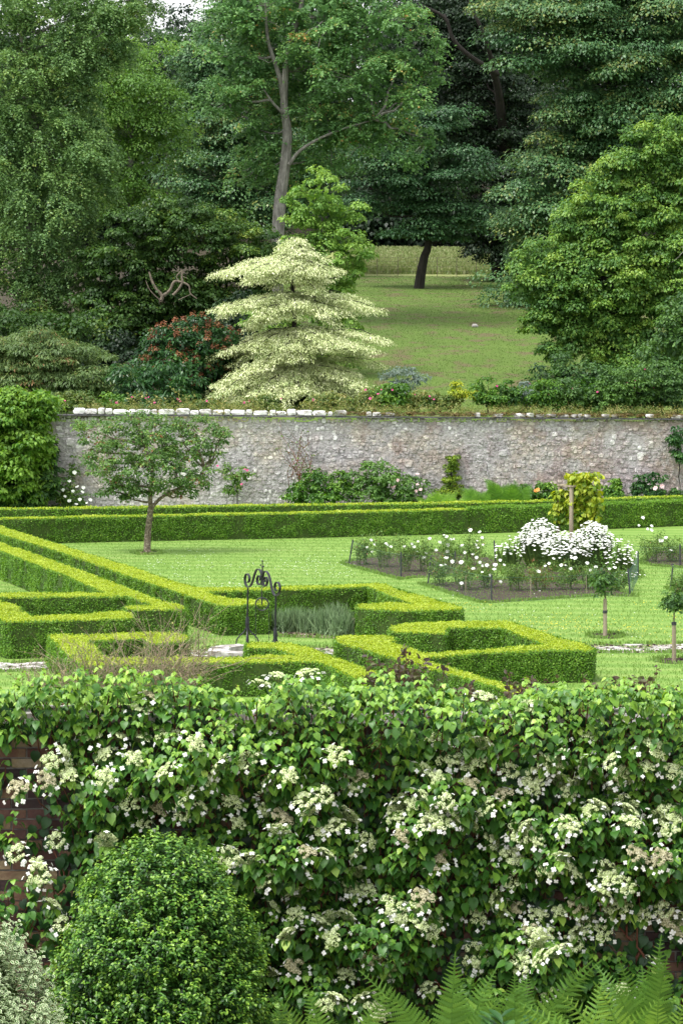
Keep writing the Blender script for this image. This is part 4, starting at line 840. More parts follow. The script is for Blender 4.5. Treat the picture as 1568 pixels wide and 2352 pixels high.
# apple tree
def limb(mb, a, b, r0, r1, sag=0, n=6, jit=.05, seg=7):
    a, b = Vector(a), Vector(b); L_ = (b-a).length; pts = []
    for i in range(n+1):
        t = i/n; p = a.lerp(b, t)+Vector((0, 0, sag*4*t*(1-t)*L_))
        if 0 < i < n: p += Vector((random.gauss(0, jit), random.gauss(0, jit), random.gauss(0, jit)))*L_*.5
        pts.append(p)
    mb.tube(pts, np.linspace(r0, r1, n+1), seg); return pts
def tree(name, label, lobes, mat, base, trunk, bark='bark', style='dome', dens=.9, n=60, size=.13, r=.7, flat=.5, tone=.5, tv=.14, limbs=(), group=None, cat='tree', twign=.5, seed=1, T=T_KITE, inner=.25, rough=.3, droop=.6, extra=None, reject=.72, sprayk=(9, 8), up=.6, sc=.45, part='crown', trad=.02, tj=.16, front=.55, solid=False, fill=1.0, shell=.3):
    random.seed(seed); root = empty(name, tuple(base), label, cat, group); mb = MB()
    big = size >= .12 and cat == 'tree'
    if big: dens *= 1.7; n = int(n*2.2); sprayk = (int(sprayk[0]*1.6), int(sprayk[1]*1.3)); flat = max(flat, .46); rough *= 1.25
    for pts, r0, r1 in trunk: mb.tube(curve(pts, 4), np.linspace(r0, r1, (len(pts)-1)*4+1), 9)
    cs = lobe_pts(lobes, dens, inner=inner, rough=rough, reject=reject, sc=sc, front=front)
    if trunk and len(cs):
        allp = [Vector(p) for pts, _, _ in trunk for p in curve(pts, 4)]
        for (c, rr) in lobes:
            c = Vector(c); q = min(allp, key=lambda p: (p-c).length+max(0, p.z-c.z)*2); limb(mb, q, c, trad*3.2, trad*1.2, -.03, 6, .06)
        for p in cs:
            if random.random() < twign:
                p = Vector(p); c = Vector(min(lobes, key=lambda l: (Vector(l[0])-p).length)[0]); limb(mb, c.lerp(p, .35), p, trad, trad*.35, -.04, 4, .06, 4)
    if mb.n: mb.build('trunk', M[bark], root)
    L = Leaves()
    if len(cs):
        if style == 'dome': dome(L, cs, r*RNG.uniform(.5, 1.4, len(cs)), n, size, flat=flat, tone=tone, tv=tv, droop=droop, up=up, tj=tj, shell=shell)
        elif style == 'spray': spray(L, cs, r*RNG.uniform(.6, 1.25, len(cs)), sprayk[0], sprayk[1], size, tone=tone, tv=tv, droop=droop, tj=tj)
        else:
            k = RNG.random(len(cs)) < .5
            dome(L, cs[k], r, n, size, flat=flat, tone=tone, tv=tv, droop=droop, up=up); spray(L, cs[~k], r, sprayk[0], sprayk[1], size, tone=tone, tv=tv, droop=droop)
    if extra: extra(L, root, cs)
    if size >= .12 or solid:
        for (c, rr) in lobes:
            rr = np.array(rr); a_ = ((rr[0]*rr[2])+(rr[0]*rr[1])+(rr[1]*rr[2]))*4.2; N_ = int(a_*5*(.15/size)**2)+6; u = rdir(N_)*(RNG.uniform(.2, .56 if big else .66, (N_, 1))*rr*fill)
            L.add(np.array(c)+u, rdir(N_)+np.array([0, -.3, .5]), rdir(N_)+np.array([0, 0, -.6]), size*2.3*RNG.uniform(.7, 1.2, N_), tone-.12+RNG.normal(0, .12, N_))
    L.build(part, M[mat], root, T); return root
Ya = P(338, 1270).y
al = [lob(x, y, rx, ry, Ya, dy=dy) for x, y, rx, ry, dy in [(270, 1010, 62, 42, 0), (350, 990, 62, 36, .4), (250, 1062, 50, 42, -.3), (330, 1065, 68, 50, -.3), (420, 1010, 58, 38, .2), (400, 1078, 62, 44, -.2), (460, 1040, 40, 48, 0), (495, 1000, 24, 22, 0), (270, 1115, 40, 30, 0), (215, 1035, 30, 25, 0), (430, 1115, 40, 24, 0), (505, 1040, 12, 30, 0), (440, 975, 40, 20, .2), (200, 985, 18, 12, 0), (330, 1128, 40, 26, 0), (240, 1128, 26, 20, 0), (290, 1145, 24, 14, 0), (455, 1120, 26, 22, 0), (420, 1140, 22, 12, .2), (310, 965, 30, 14, 0), (515, 990, 10, 10, 0), (380, 1035, 60, 50, 0)]]
tree('apple_tree', 'small spreading apple tree standing on the lawn before the stone wall', al, 'apple', P(338, 1270), [
    ([P(338, 1271), D(340, 1225, Ya), D(347, 1165, Ya)], .11, .085), ([D(347, 1168, Ya), D(345, 1130, Ya), D(350, 1080, Ya), D(330, 1020, Ya)], .075, .03),
    ([D(348, 1168, Ya), D(365, 1148, Ya), D(395, 1128, Ya), D(440, 1110, Ya), D(470, 1080, Ya)], .06, .02)], bark='barkapple', dens=10, n=36, size=.085, r=.18, flat=.95, tone=.60, tv=.12, trad=.012, seed=3, rough=.75, twign=.4, sc=1.6, inner=.3, droop=.2, up=.5, T=T_OVAL, front=.3)
c = P(338, 1270.5); v = [(c.x+.42*math.cos(a)*(1+.25*noise.noise(Vector((math.cos(a), math.sin(a), 0)))), c.y+.62*math.sin(a)) for a in np.linspace(0, 6.28, 22)[:-1]]
sheet('soil_ring', v, .005, noisemat('dry_grass_ring', [(.35, (.16, .2, .04)), (.6, (.38, .33, .16))], 9, bump=.3))
# young standard trees tied to stakes
def standard(x, y, top, hx, hy, hr, lab, tie, mark):
    p = P(x, y); Y = p.y; k = Y/F; root = empty('standard_tree', tuple(p), lab, 'young tree', 'young trees tied to stakes on the lawn'); t = D(x+1, top, Y)
    s = empty('tree_stake', tuple(p), mark, 'stake'); mb = MB(); mb.tube([p+Vector((.0, -.06, 0)), D(x+.5, top+(0 if tie == 1 else 22), Y-.06)], [.045, .04], 8); mb.build('pole', M['wood'], s)
    mb = MB(); q = D(x+.5, top+(30 if tie == 1 else 24), Y-.05); mb.tube([q+Vector((0, -.01, -.03)), q+Vector((0, -.01, .03))], .052, 8); mb.build('strap', M['stake'], s)
    mb = MB(); mb.tube([p, D(x, (y+top)/2, Y), t, D(hx, hy, Y)], [.022, .018, .015, .01], 6)
    for _ in range(9): limb(mb, D(hx, hy+hr*.7, Y), D(hx, hy, Y)+Vector(rdir(1)[0])*hr*k*.8, .008, .004, 0, 3, .05, 4)
    mb.build('trunk', M['barkapple'], root); L = Leaves()
    cs = [tuple(D(hx, hy, Y)+Vector(rdir(1)[0])*hr*k*random.uniform(.3, .85)) for _ in range(34)]
    cs = [(c_[0]+random.gauss(0, .05), c_[1], c_[2]+random.gauss(0, .07)) for c_ in cs]; dome(L, cs, .17, 22, .085, flat=.8, tone=.66, tv=.18, droop=.5)
    if tie == 1:
        for _ in range(7):
            q = D(hx, hy-hr*.4, Y); e_ = q+Vector((random.uniform(-.5, .5), random.uniform(-.2, .2), random.uniform(.4, 1.0))); 
            for t_ in np.linspace(.2, 1, 14): L.add(q.lerp(e_, t_), rdir(1)[0], rdir(1)[0]+np.array([0, 0, .4]), .06, .9+random.gauss(0, .1))
    L.build('crown', M['shrub'], root, T_OVAL)
    sheet('soil_ring', [(p.x+.38*math.cos(a), p.y+.55*math.sin(a)) for a in np.linspace(0, 6.28, 18)[:-1]], .005, M['soil'])
standard(1388, 1461, 1375, 1388, 1335, 30, 'young round headed tree in front of the white rose bed', 1, 'pale wooden stake holding the young tree before the rose bed')
standard(1546, 1518, 1408, 1551, 1388, 24, 'young tree with a small dark head near the right edge', 2, 'wooden stake beside the stone path near the right edge')

# rose beds
def bed(name, px): sheet(name, [tuple(P(x, y)[:2]) for x, y in px], .006, M['soil'])
bed('left_bed', [(783, 1295), (800, 1300), (860, 1316), (918, 1331.5), (951, 1327.5), (1010, 1325), (1110, 1316), (1180, 1300), (1120, 1280), (1000, 1266), (900, 1272), (830, 1284)])
bed('front_bed', [(964, 1342), (1010, 1356), (1060, 1373), (1100, 1384), (1135, 1384.5), (1250, 1377), (1387, 1368), (1462, 1371), (1400, 1348), (1300, 1338), (1180, 1330), (1080, 1334)])
bed('centre_bed', [(1160, 1316), (1210, 1332), (1300, 1340), (1390, 1339), (1440, 1334), (1472, 1325), (1460, 1306), (1400, 1280), (1300, 1270), (1200, 1280), (1150, 1298)])
bed('right_bed', [(1470, 1294), (1500, 1300), (1568, 1305), (1700, 1312), (1700, 1260), (1600, 1256), (1500, 1268)])
bed('corner_bed', [(1528, 1352), (1560, 1362), (1640, 1385), (1700, 1380), (1700, 1340), (1600, 1338)])
def bloom_mesh(i, r=.05):
    mb = MB(); rr = random.Random(i)
    for ring, (q, n_, tl) in enumerate([(1.0, 6, .25), (.7, 5, .6), (.4, 4, 1.0)]):
        for k in range(n_):
            a = 2*math.pi*k/n_+ring*.5+rr.uniform(-.2, .2); d = Vector((math.cos(a), math.sin(a), tl*.7)).normalized(); sd = Vector((-math.sin(a), math.cos(a), 0)); s = r*q*rr.uniform(.85, 1.1)
            mb.add([(0, 0, 0), tuple(d*s*.6+sd*s*.45), tuple(d*s+sd*s*.2), tuple(d*s-sd*s*.2), tuple(d*s*.6-sd*s*.45)], [(0, 1, 2, 3, 4)], 0, rr.uniform(.5, 1))
    return mb.mesh('bloom')
BL = [bloom_mesh(i) for i in range(4)]
for me in BL: me.materials.append(M['white'])
def put_bloom(parent, p, scale=1, mesh=None, name='bloom'):
    o = bpy.data.objects.new(name, mesh or random.choice(BL)); C.objects.link(o); o.parent = parent; o.location = Vector(p)-Vector(parent.location)
    o.rotation_euler = (random.uniform(.4, 1.3), random.uniform(-.4, .4), random.uniform(-.5, .5)); o.scale = (scale,)*3
def rosebush(x, y, top, wpx, lab, blooms=(), seed=0, tone=.5, n=26, name='rose_bush', mat='rose', group='white rose bushes in the netted beds', bl=None, cat='rose bush', lsz=.05, nst=16):
    random.seed(seed+500); p = P(x, y); Y = p.y; k = Y/F; root = empty(name, tuple(p), lab, cat, group); hgt = (y-top)*k; wd = wpx*k; mb = MB(); L = Leaves(); tips = []
    for _ in range(nst):
        a = random.uniform(0, 6.28); e_ = p+Vector((math.cos(a)*wd*random.uniform(.1, .9), math.sin(a)*wd*.7, hgt*random.uniform(.55, 1.0))); pts = limb(mb, p+Vector((math.cos(a)*.12, math.sin(a)*.12, 0)), e_, .008, .003, .04, 6, .05, 4)
        tips += pts[3:]
    mb.build('stems', M['stem'], root)
    cs = [tuple(v+Vector((random.gauss(0, .06), random.gauss(0, .06), random.gauss(0, .05)))) for v in tips]
    dome(L, cs, .13, n//2+3, lsz, flat=1, tone=tone, tv=.14, droop=.2, zmin=-1); L.build('leaves', M[mat], root, T_OVAL)
    for (bx, by) in blooms: put_bloom(root, D(bx, by, Y-.25), random.uniform(.6, 1.2), bl)
r4 = lambda L_: [(775+x*.2746, 1062+y*.2746) for x, y in L_]
r5 = lambda L_: [(1137+x*.275, 1062+y*.275) for x, y in L_]
rosebush(832, 1297, 1233, 26, 'rose bush with four white blooms by the leftmost stake of the left bed', r4([(245, 708), (282, 652), (312, 684), (290, 748)]), 1)
rosebush(880, 1303, 1222, 34, 'tall loose rose bush second from the left end of the left bed', r4([(405, 680), (445, 706), (418, 690)]), 2)
rosebush(930, 1312, 1230, 34, 'rose bush over the front tip of the left bed, behind the upright stake', r4([(555, 702), (620, 682), (638, 708), (672, 662)]), 3)
rosebush(975, 1312, 1236, 34, 'rose bush in the middle of the left bed with small white blooms', r4([(665, 748), (738, 758), (770, 638), (720, 795)]), 4)
rosebush(1025, 1310, 1225, 36, 'rose bush with clustered white blooms at the right of the left bed', r4([(855, 670), (888, 608), (910, 622), (945, 645), (970, 640), (915, 745), (920, 692), (822, 735)]), 5)
rosebush(1085, 1300, 1222, 34, 'tallest rose bush, with five white blooms near the leaning stake', r4([(1110, 566), (1187, 583), (1165, 656), (1208, 630), (1155, 690), (1170, 715), (1215, 690), (1040, 695), (1063, 755), (1130, 770)]), 6)
rosebush(1010, 1345, 1275, 34, 'rose bush at the left corner of the front bed', r4([(865, 862), (900, 855), (905, 800), (958, 830)]), 7)
rosebush(1065, 1355, 1280, 36, 'rose bush behind the netting left of the dark stake in the front bed', r4([(1033, 835), (1130, 890), (1035, 1012), (1160, 795)]), 8)
rosebush(1120, 1350, 1288, 36, 'rose bush with big white blooms right at the dark stake of the front bed', r4([(1187, 835), (1210, 865), (1248, 860), (1208, 918), (1275, 945), (1278, 940), (1360, 997)]), 9)
rosebush(1180, 1356, 1290, 38, 'rose bush in the front bed below the left side of the daisies', r4([(1357, 818), (1315, 858), (1310, 895), (1390, 858)])+r5([(365, 1080)]), 10)
rosebush(1240, 1355, 1296, 38, 'yellowish rose bush in the middle of the front bed', r5([(358, 912), (415, 865), (448, 845), (485, 805)]), 11, tone=.7)
rosebush(1300, 1354, 1296, 38, 'rose bush in the front bed under the densest daisies', r5([(585, 860), (625, 888), (665, 800), (550, 860)]), 12)
rosebush(1355, 1354, 1300, 34, 'rose bush in the front bed just left of the young round headed tree', r5([(765, 840), (835, 875), (790, 900)]), 13)
rosebush(1420, 1356, 1310, 30, 'rose bush at the right corner of the front bed', r5([(985, 850), (1000, 880), (950, 890)]), 14)
rosebush(1495, 1290, 1225, 34, 'rose bush with high white blooms left of the stake in the right bed', r5([(1228, 462), (1197, 527), (1270, 556), (1302, 566), (1303, 532)]), 15)
rosebush(1545, 1290, 1238, 34, 'rose bush at the far right edge behind the netting', r5([(1420, 630), (1390, 655), (1372, 655), (1465, 735)]), 16)
rosebush(1560, 1362, 1318, 26, 'low rose bush beside the stake at the right edge', [], 17)
# netting on black stakes
def net(label, pts, hs, extra=()):
    P0 = [P(x, y) for x, y, *_ in pts]; root = empty('netting_fence', tuple(P0[0]), label, 'netting fence', 'netting fences round the rose beds'); tops = []
    for (x, y, tx, ty), p in zip(pts, P0):
        t = D(tx, ty, p.y); tops.append(t); mb = MB(); d = (t-p).normalized(); mb.tube([p-d*.05, t+d*.02], .022, 6); mb.build('stake', M['stake'], root)
    mb = MB()
    for i in range(len(P0)-1):
        a, b, c_, d_ = P0[i], P0[i+1], tops[i], tops[i+1]; ln = (b-a).length; nv = max(2, int(ln/.06)); nh = 9
        for k in range(nh+1):
            s = k/nh*.92+.02; mb.tube([a.lerp(c_, s).lerp(b.lerp(d_, s), t)+Vector((0, 0, -.06*4*t*(1-t)*s)) for t in np.linspace(0, 1, 7)], .0030 if k in (0, nh) else .0010, 3, cap=False)
        for k in range(nv+1):
            t = k/nv; p = a.lerp(b, t); q = c_.lerp(d_, t)+Vector((0, 0, -.06*4*t*(1-t))); mb.tube([p, p.lerp(q, .94)], .0009, 3, cap=False)
    mb.build('netting', M['net'], root)
    for (x, y, tx, ty) in extra:
        p = P(x, y); mb = MB(); mb.tube([p, D(tx, ty, p.y)], .009, 5); mb.build('cane', M['wood'], root)
net('netting fence on black stakes round the left rose bed', [(1137, 1290, 1134, 1243), (1053, 1290, 1055, 1254)], 0)
net('netting fence along the front of the left rose bed with a leaning end stake', [(800.5, 1299, 810, 1241), (920.5, 1329, 920.5, 1270), (1042, 1320, 1045, 1268)], 0)
net('longest netting fence, round the front rose bed', [(982, 1345, 989, 1282), (1128, 1384, 1128, 1322), (1446, 1370, 1441, 1308), (1464, 1328, 1464, 1268)], 0, [(1069, 1368, 1069, 1322), (1218, 1379, 1218, 1328), (1346, 1368, 1345, 1322)])
net('netting fence at the right edge with two dark stakes', [(1538.5, 1355, 1544, 1297), (1620, 1375, 1620, 1315)], 0)
net('netting fence of the right bed behind the daisies', [(1440, 1290, 1440, 1250), (1560.5, 1302, 1560.5, 1252), (1640, 1300, 1640, 1250)], 0)

# daisies round the pyramid
random.seed(77)
def daisies(label, px, Y, n, hmin, hmax):
    c = P(px[0], px[1]); root = empty('daisy_clump', tuple(c), label, 'daisies'); L = Leaves(); W_ = Leaves(); G = MB()
    for _ in range(n):
        a = random.uniform(0, 6.28); q = random.random()**.6; x0 = c.x+math.cos(a)*q*px[2]*.6; y0 = c.y+math.sin(a)*q*px[3]*.6; h_ = random.uniform(hmin, hmax)*(1-.35*q*q)
        tip = Vector((x0+math.cos(a)*q*px[2]*.45, y0+math.sin(a)*q*px[3]*.45-.1, h_)); b0 = Vector((x0, y0, 0))
        L.add(b0, (0, -1, .2), tip-b0, (tip-b0).length, random.uniform(.2, .9))
        s = random.uniform(.024, .036); nrm = (Vector((math.cos(a)*.3*q, math.sin(a)*.3*q-.2, 1))).normalized(); e1 = nrm.orthogonal().normalized(); e2 = nrm.cross(e1)
        W_.add([tuple(tip)]*5, [tuple(nrm)]*5, [tuple(e1*math.cos(t)+e2*math.sin(t)) for t in (0, 1.257, 2.51, 3.77, 5.03)], s*1.25, random.uniform(.5, 1))
    T_PET = (np.array([(0, 0, 0), (.42, .55, 0), (.2, 1, -.05), (-.2, 1, -.05), (-.42, .55, 0)]), [(0, 1, 2, 3, 4)], [0])
    for _ in range(n//2):
        a = random.uniform(0, 6.28); q = random.random()**.5; b0 = Vector((c.x+math.cos(a)*q*px[2]*.6, c.y+math.sin(a)*q*px[3]*.6, 0)); L.add(b0, (0, -1, .2), (random.gauss(0, .25), random.gauss(0, .2), 1), random.uniform(.4, .8)*hmax, random.uniform(.1, .6))
    L.build('stems', M['grass'], root, T_BLADE)
    cs = [(c.x+random.gauss(0, px[2]*.35), c.y+random.gauss(0, px[3]*.35), random.uniform(.1, hmax*.55)) for _ in range(int(n*.12))]
    L2 = Leaves(); dome(L2, cs, .14, 24, .06, flat=1.2, tone=.35, tv=.15, droop=-.3); L2.build('leaves', M['shrub'], root, T_NARROW)
    o = W_.build('flowers', M['white'], root, T_PET); o['kind'] = 'stuff'
daisies('dense clump of white daisies left of the wooden pyramid post', (1240, 1300, .62, .7), 0, 700, .75, 1.38)
daisies('dense clump of white daisies right of the wooden pyramid post', (1360, 1303, .60, .7), 0, 560, .7, 1.32)
daisies('daisy clump in front of the pyramid, joining the two taller ones', (1300, 1312, .65, .5), 0, 420, .6, 1.12)
daisies('thin straggling daisies at the left end of the clump', (1170, 1303, .42, .4), 0, 80, .4, .95)
daisies('sparse daisies leaning out over the right tip of the bed', (1425, 1318, .45, .5), 0, 120, .3, 1.0)
daisies('few low daisies sprawling on the grass off the right tip of the bed', (1450, 1332, .35, .2), 0, 16, .1, .25)
# wooden pyramid with golden hop
Yp = 85.0; root = empty('plant_pyramid', (D(1316, 1221, Yp).x, Yp, 0), 'weathered wooden plant support of four posts with a square top frame', 'plant support')
fc = D(1311.5, 1117, Yp); kk = Yp/F; lc = D(1285.5, 1112, Yp+.62); rc = D(1355, 1114, Yp+.35); fz = fc.z; lc.z = rc.z = fz; bc = Vector((lc.x+rc.x-fc.x, lc.y+rc.y-fc.y, fz))
for (t, dx, dy) in ((fc, 0, -.02), (lc, -.10, .12), (rc, .20, .1), (bc, .05, .2)):
    mb = MB(); mb.tube([Vector((t.x+dx, t.y+dy, 0)), Vector((t.x, t.y, fz-.035))], .058, 8); mb.build('post', M['wood'], root)
for a, b in ((fc, lc), (fc, rc), (lc, bc), (rc, bc)):
    d = (b-a).normalized(); mb = MB(); mb.ribbon([a-d*.07+Vector((0, 0, .0 if a == fc else .002)), b+d*.05], Vector((-d.y, d.x, 0)), .10, .05); mb.build('rail', M['wood'], root)
root = empty('golden_hop', (bc.x, Yp+.5, 0), 'golden hop climbing the wooden pyramid behind the daisies', 'climber'); L = Leaves(); cs = []; sm = MB()
for _ in range(210):
    x = random.gauss(1338, 20); y = random.uniform(1092, 1215); x += (y-1150)*.1
    if abs(x-1338) > 40: continue
    cs.append(tuple(D(x, y, Yp+.35+random.uniform(-.3, .35))))
for _ in range(26): cs.append(tuple(D(random.gauss(1283, 8), random.uniform(1130, 1205), Yp+.6)))
for _ in range(22): y = random.uniform(1120, 1215); cs.append(tuple(D(1352+(y-1120)*.13+random.gauss(0, 4), y, Yp+.28)))
for _ in range(14): cs.append(tuple(D(random.uniform(1305, 1352), random.uniform(1090, 1110), Yp+.3)))
cs = np.array(cs); dome(L, cs, .13, 11, .12, flat=1, tone=np.clip(.30+(cs[:, 2]-.8)*.25, 0, 1), tv=.2, droop=.9, up=.2); L.build('leaves', M['golden'], root, T_HEART)
for _ in range(7): limb(sm, (bc.x+random.uniform(-.2, .2), Yp+.4, 0), D(random.uniform(1300, 1355), 1105, Yp+.3), .012, .006, 0, 8, .04, 5)
sm.build('stems', M['redtwig'], root)

# ---------------------------------------------------------------- small flowers in the turf
def scatter_flowers(name, n, region, mat, size, patch, label, seed):
    r = random.Random(seed); L = Leaves(); k = 0
    while k < n:
        x = r.uniform(*region[0]); y = r.uniform(*region[1]); p = P(x, y)
        if noise.noise(Vector((p.x*patch, p.y*patch*.6, seed))) < r.uniform(-.25, .55): k += .25; continue
        k += 1; a = r.uniform(0, 6.28)
        for j in range(3): L.add((p.x, p.y, .03), (r.gauss(0, .2), -.5, 1), (math.cos(a+j*2.09), math.sin(a+j*2.09), 0), size*r.uniform(.7, 1.3), r.random())
    o = L.build(name, M[mat], None); tag(o, label, 'wild flowers', kind='stuff')
scatter_flowers('lawn_daisies', 480, ((330, 820), (1262, 1350)), 'white', .016, .5, 'white daisies and clover sprinkled over the left lawn', 2)
scatter_flowers('lawn_clover', 260, ((430, 1568), (1330, 1570)), 'white', .016, .6, 'white clover heads in the near grass by the path and hedges', 3)
scatter_flowers('lawn_buttercups', 700, ((1040, 1568), (1380, 1500)), 'yellow', .016, .4, 'yellow flowers dotted over the right lawn', 4)
scatter_flowers('slope_flowers', 160, ((830, 1240), (660, 900)), 'white', .02, .3, 'pale specks of daisies on the grass slope', 5)
# clover tuft by the well
# grass fringe at the feet of hedges, beds and posts; turf blades give the lawn its nap
def blades(name, n, fn, ln, mat, label, T=T_BLADE, wide=1):
    pts = np.array([fn() for _ in range(n)]); L = Leaves(); N = len(pts)
    L.add(pts, np.c_[RNG.normal(0, .4, N), -np.ones(N), RNG.normal(0, .3, N)+.4], np.c_[RNG.normal(0, .35, N), RNG.normal(0, .35, N), np.ones(N)], ln*RNG.uniform(.5, 1.3, N), RNG.random(N))
    o = L.build(name, M[mat], None, T); tag(o, label, 'grass', kind='stuff')
def slope_pt(x0, x1, Y0, Y1):
    Y = random.uniform(Y0, Y1); X = random.uniform(x0, x1)*Y; return (X, Y, hz(Y, X)-.01)
T_TUFT = (np.array([(-.10, 0, 0), (.10, 0, 0), (.16, .8, .2), (.02, 1, .3), (-.14, .75, .1)]), [(0, 1, 2, 3, 4)], [0])
blades('meadow_tall_grass', 42000, lambda: slope_pt(-.002, .085, 177.5, 206), .30, 'drygrass', 'pale tall meadow grass beyond the wire fence', T_TUFT)
blades('slope_grass', 60000, lambda: slope_pt(-.002, .115, 110, 176), .055, 'slopegrass', 'short rough grass on the slope beyond the wall', T_TUFT)
blades('lawn_grass', 90000, lambda: (lambda Y: (random.uniform(-.125, .125)*Y, Y, 0))(random.uniform(56, 96)), .035, 'lawngrass', 'short mown grass blades of the lawn', T_TUFT)

# ================================================================ PLANTS AGAINST THE REAR WALL
def G(x, y, Y): return D(x, y, Y)
def bush(name, label, lobes, mat, Y, base_y, n=70, dens=6, size=.08, r=.28, tone=.5, tv=.15, flat=.7, T=T_OVAL, group=None, cat='shrub', style='dome', seed=1, blooms=(), bmat=None, bs=1, bpart='bloom', droop=.5, base=None, **kw):
    lb = [lob(x, y, rx, ry, Y, dy=dy) for x, y, rx, ry, dy in lobes]; x0 = lobes[0][0]; b = base or D(x0, base_y, Y)
    t = [([b, b.lerp(Vector(lb[0][0]), .5), Vector(lb[0][0])], .022 if Y < 108 else .04, .012)]
    rt = tree(name, label, lb, mat, b, t, bark='barkdark', dens=dens*1.7, n=int(n*1.25), solid=True, size=size*1.2, r=r, flat=flat, tone=tone, tv=tv, T=T, group=group, cat=cat, style=style, seed=seed, trad=.010, part='foliage', twign=.25, sc=1.2, droop=droop, **kw)
    if bmat:
        if bmat not in BLM:
            me = BL[0].copy(); me.materials.clear(); me.materials.append(M[bmat]); BLM[bmat] = me
        for (bx, by) in blooms: put_bloom(rt, D(bx, by, Y-.45), bs*random.uniform(.8, 1.3), BLM[bmat], bpart)
    return rt
BLM = {}
YW = 107.2
bush('wall_climber', 'bright green climber heaped over the left end of the stone wall', [(30, 940, 80, 45, .2), (20, 1010, 95, 50, 0), (60, 960, 60, 50, .2), (10, 1080, 85, 40, 0), (70, 1030, 50, 50, .1), (-60, 1000, 60, 90, 0), (100, 925, 40, 22, .5), (20, 1120, 80, 40, .1)], 'ivy', 106.6, 1172, n=46, dens=5.5, size=.13, r=.34, tone=.75, cat='climber', seed=2, T=T_KITE, droop=.8)
bush('ivy', 'dark ivy hanging at the foot of the wall below the bright climber', [(60, 1120, 80, 40, 0), (110, 1100, 22, 50, .3), (20, 1150, 70, 25, 0), (120, 1060, 12, 50, .4)], 'shrub', 106.9, 1172, n=60, dens=7, size=.09, r=.22, tone=.5, cat='climber', seed=3)
bush('climbing_rose', 'white climbing rose at the wall foot left of the apple tree', [(160, 1135, 28, 34, 0), (185, 1150, 26, 20, 0), (165, 1090, 12, 40, .2), (140, 1150, 24, 20, 0)], 'rose', 107.2, 1174, n=30, dens=7, size=.06, r=.16, cat='climbing rose', seed=4, blooms=[(160, 1105), (172, 1085), (178, 1118), (168, 1128), (190, 1130), (184, 1147), (150, 1140), (200, 1155), (176, 1158), (160, 1150), (192, 1120), (145, 1125), (208, 1148)], bmat='white', bs=1.2)
bush('climbing_rose', 'pink climbing rose on the wall just right of the apple tree', [(545, 1100, 26, 26, 0), (520, 1075, 18, 10, .2), (560, 1090, 16, 14, 0), (530, 1125, 22, 18, .1)], 'rose', 107.3, 1174, n=26, dens=5, size=.07, r=.16, cat='climbing rose', seed=5, blooms=[(568, 1080), (500, 1070), (562, 1078), (555, 1112)], bmat='pink', bs=.9)
bush('climbing_rose', 'thin climbing rose with one pink bloom high on the wall', [(690, 1040, 26, 20, .1), (672, 1018, 10, 10, .1), (705, 1070, 16, 12, .1)], 'rose', 107.4, 1174, n=14, dens=4, size=.06, r=.14, tone=.75, cat='climbing rose', seed=6, blooms=[(732, 1034), (640, 1108)], bmat='pink', bs=1.3, ) if False else None
twigs('climbing_rose', 'thin bare stemmed climbing rose on the wall with one pink bloom', 'climbing rose', [(690, 1110, 26, 1.0), (700, 1100, 14, 1.5)], M['redtwig'], M['rose'], 16, 15, ln=(.8, 1.6), leafp=.5, lsz=.08, Y=107.3, rad=.014, spread=.3)
bush('peony_bush', 'peony bush with light foliage at the wall foot, left of the pair', [(745, 1130, 68, 42, 0), (700, 1145, 38, 30, 0), (790, 1110, 34, 26, .1), (720, 1105, 36, 22, .1)], 'ivy', 106.6, 1174, n=34, dens=5, size=.09, r=.24, tone=.42, tv=.2, seed=7)
bush('peony_bush', 'darker bush with pale blooms at the wall foot, right of the pair', [(875, 1130, 58, 48, 0), (925, 1130, 45, 38, 0), (960, 1152, 24, 20, 0), (850, 1100, 36, 24, .1), (895, 1100, 30, 22, 0)], 'shrub', 106.6, 1174, n=34, dens=5, size=.09, r=.24, tone=.80, tv=.2, seed=8, blooms=[(905, 1118), (900, 1120), (913, 1103), (958, 1113), (965, 1124), (955, 1128), (958, 1089)], bmat='blush', bs=1.3)
bush('wall_creeper', 'narrow column of small leaved creeper growing up the stone wall', [(1030, 1125, 26, 30, .2), (1035, 1085, 16, 36, .3), (1038, 1055, 10, 20, .35), (1060, 1130, 10, 20, .3)], 'lime', 107.5, 1174, n=60, dens=9, size=.06, r=.14, tone=.22, tv=.12, cat='creeper', seed=9)
bush('wall_shrub', 'low leafy shrub with an orange bloom between the ferns and the pyramid', [(1235, 1135, 44, 20, 0), (1200, 1140, 40, 18, 0), (1265, 1130, 24, 16, 0)], 'ivy', 106.8, 1174, n=50, dens=6, size=.10, r=.2, tone=.5, seed=10, blooms=[(1229, 1127), (1234, 1125)], bmat='orange', bs=1.7)
bush('wall_shrub', 'leafy climber on the wall foot directly right of the pyramid', [(1400, 1135, 24, 22, 0), (1430, 1145, 22, 14, 0), (1412, 1115, 8, 18, .2)], 'ivy', 107.2, 1172, n=34, dens=6, size=.10, r=.18, tone=.5, seed=11)
bush('climbing_rose', 'dark leaved climbing rose with blush blooms near the right end of the wall', [(1490, 1120, 26, 26, .2), (1510, 1140, 26, 18, 0), (1465, 1130, 10, 34, .2)], 'laurel', 107.2, 1172, n=34, dens=6, size=.10, r=.18, tone=.5, cat='climbing rose', seed=12, blooms=[(1519, 1117), (1504, 1121)], bmat='blush', bs=1.5)
bush('wall_creeper', 'leafy creeper hanging at the right end of the wall', [(1552, 1010, 12, 22, .2), (1562, 1040, 12, 22, .2), (1560, 1135, 14, 14, 0), (1540, 1005, 8, 10, .2)], 'laurel', 107.4, 1174, n=36, dens=7, size=.10, r=.18, tone=.5, cat='creeper', seed=13, base=D(1568, 985, 107.9))
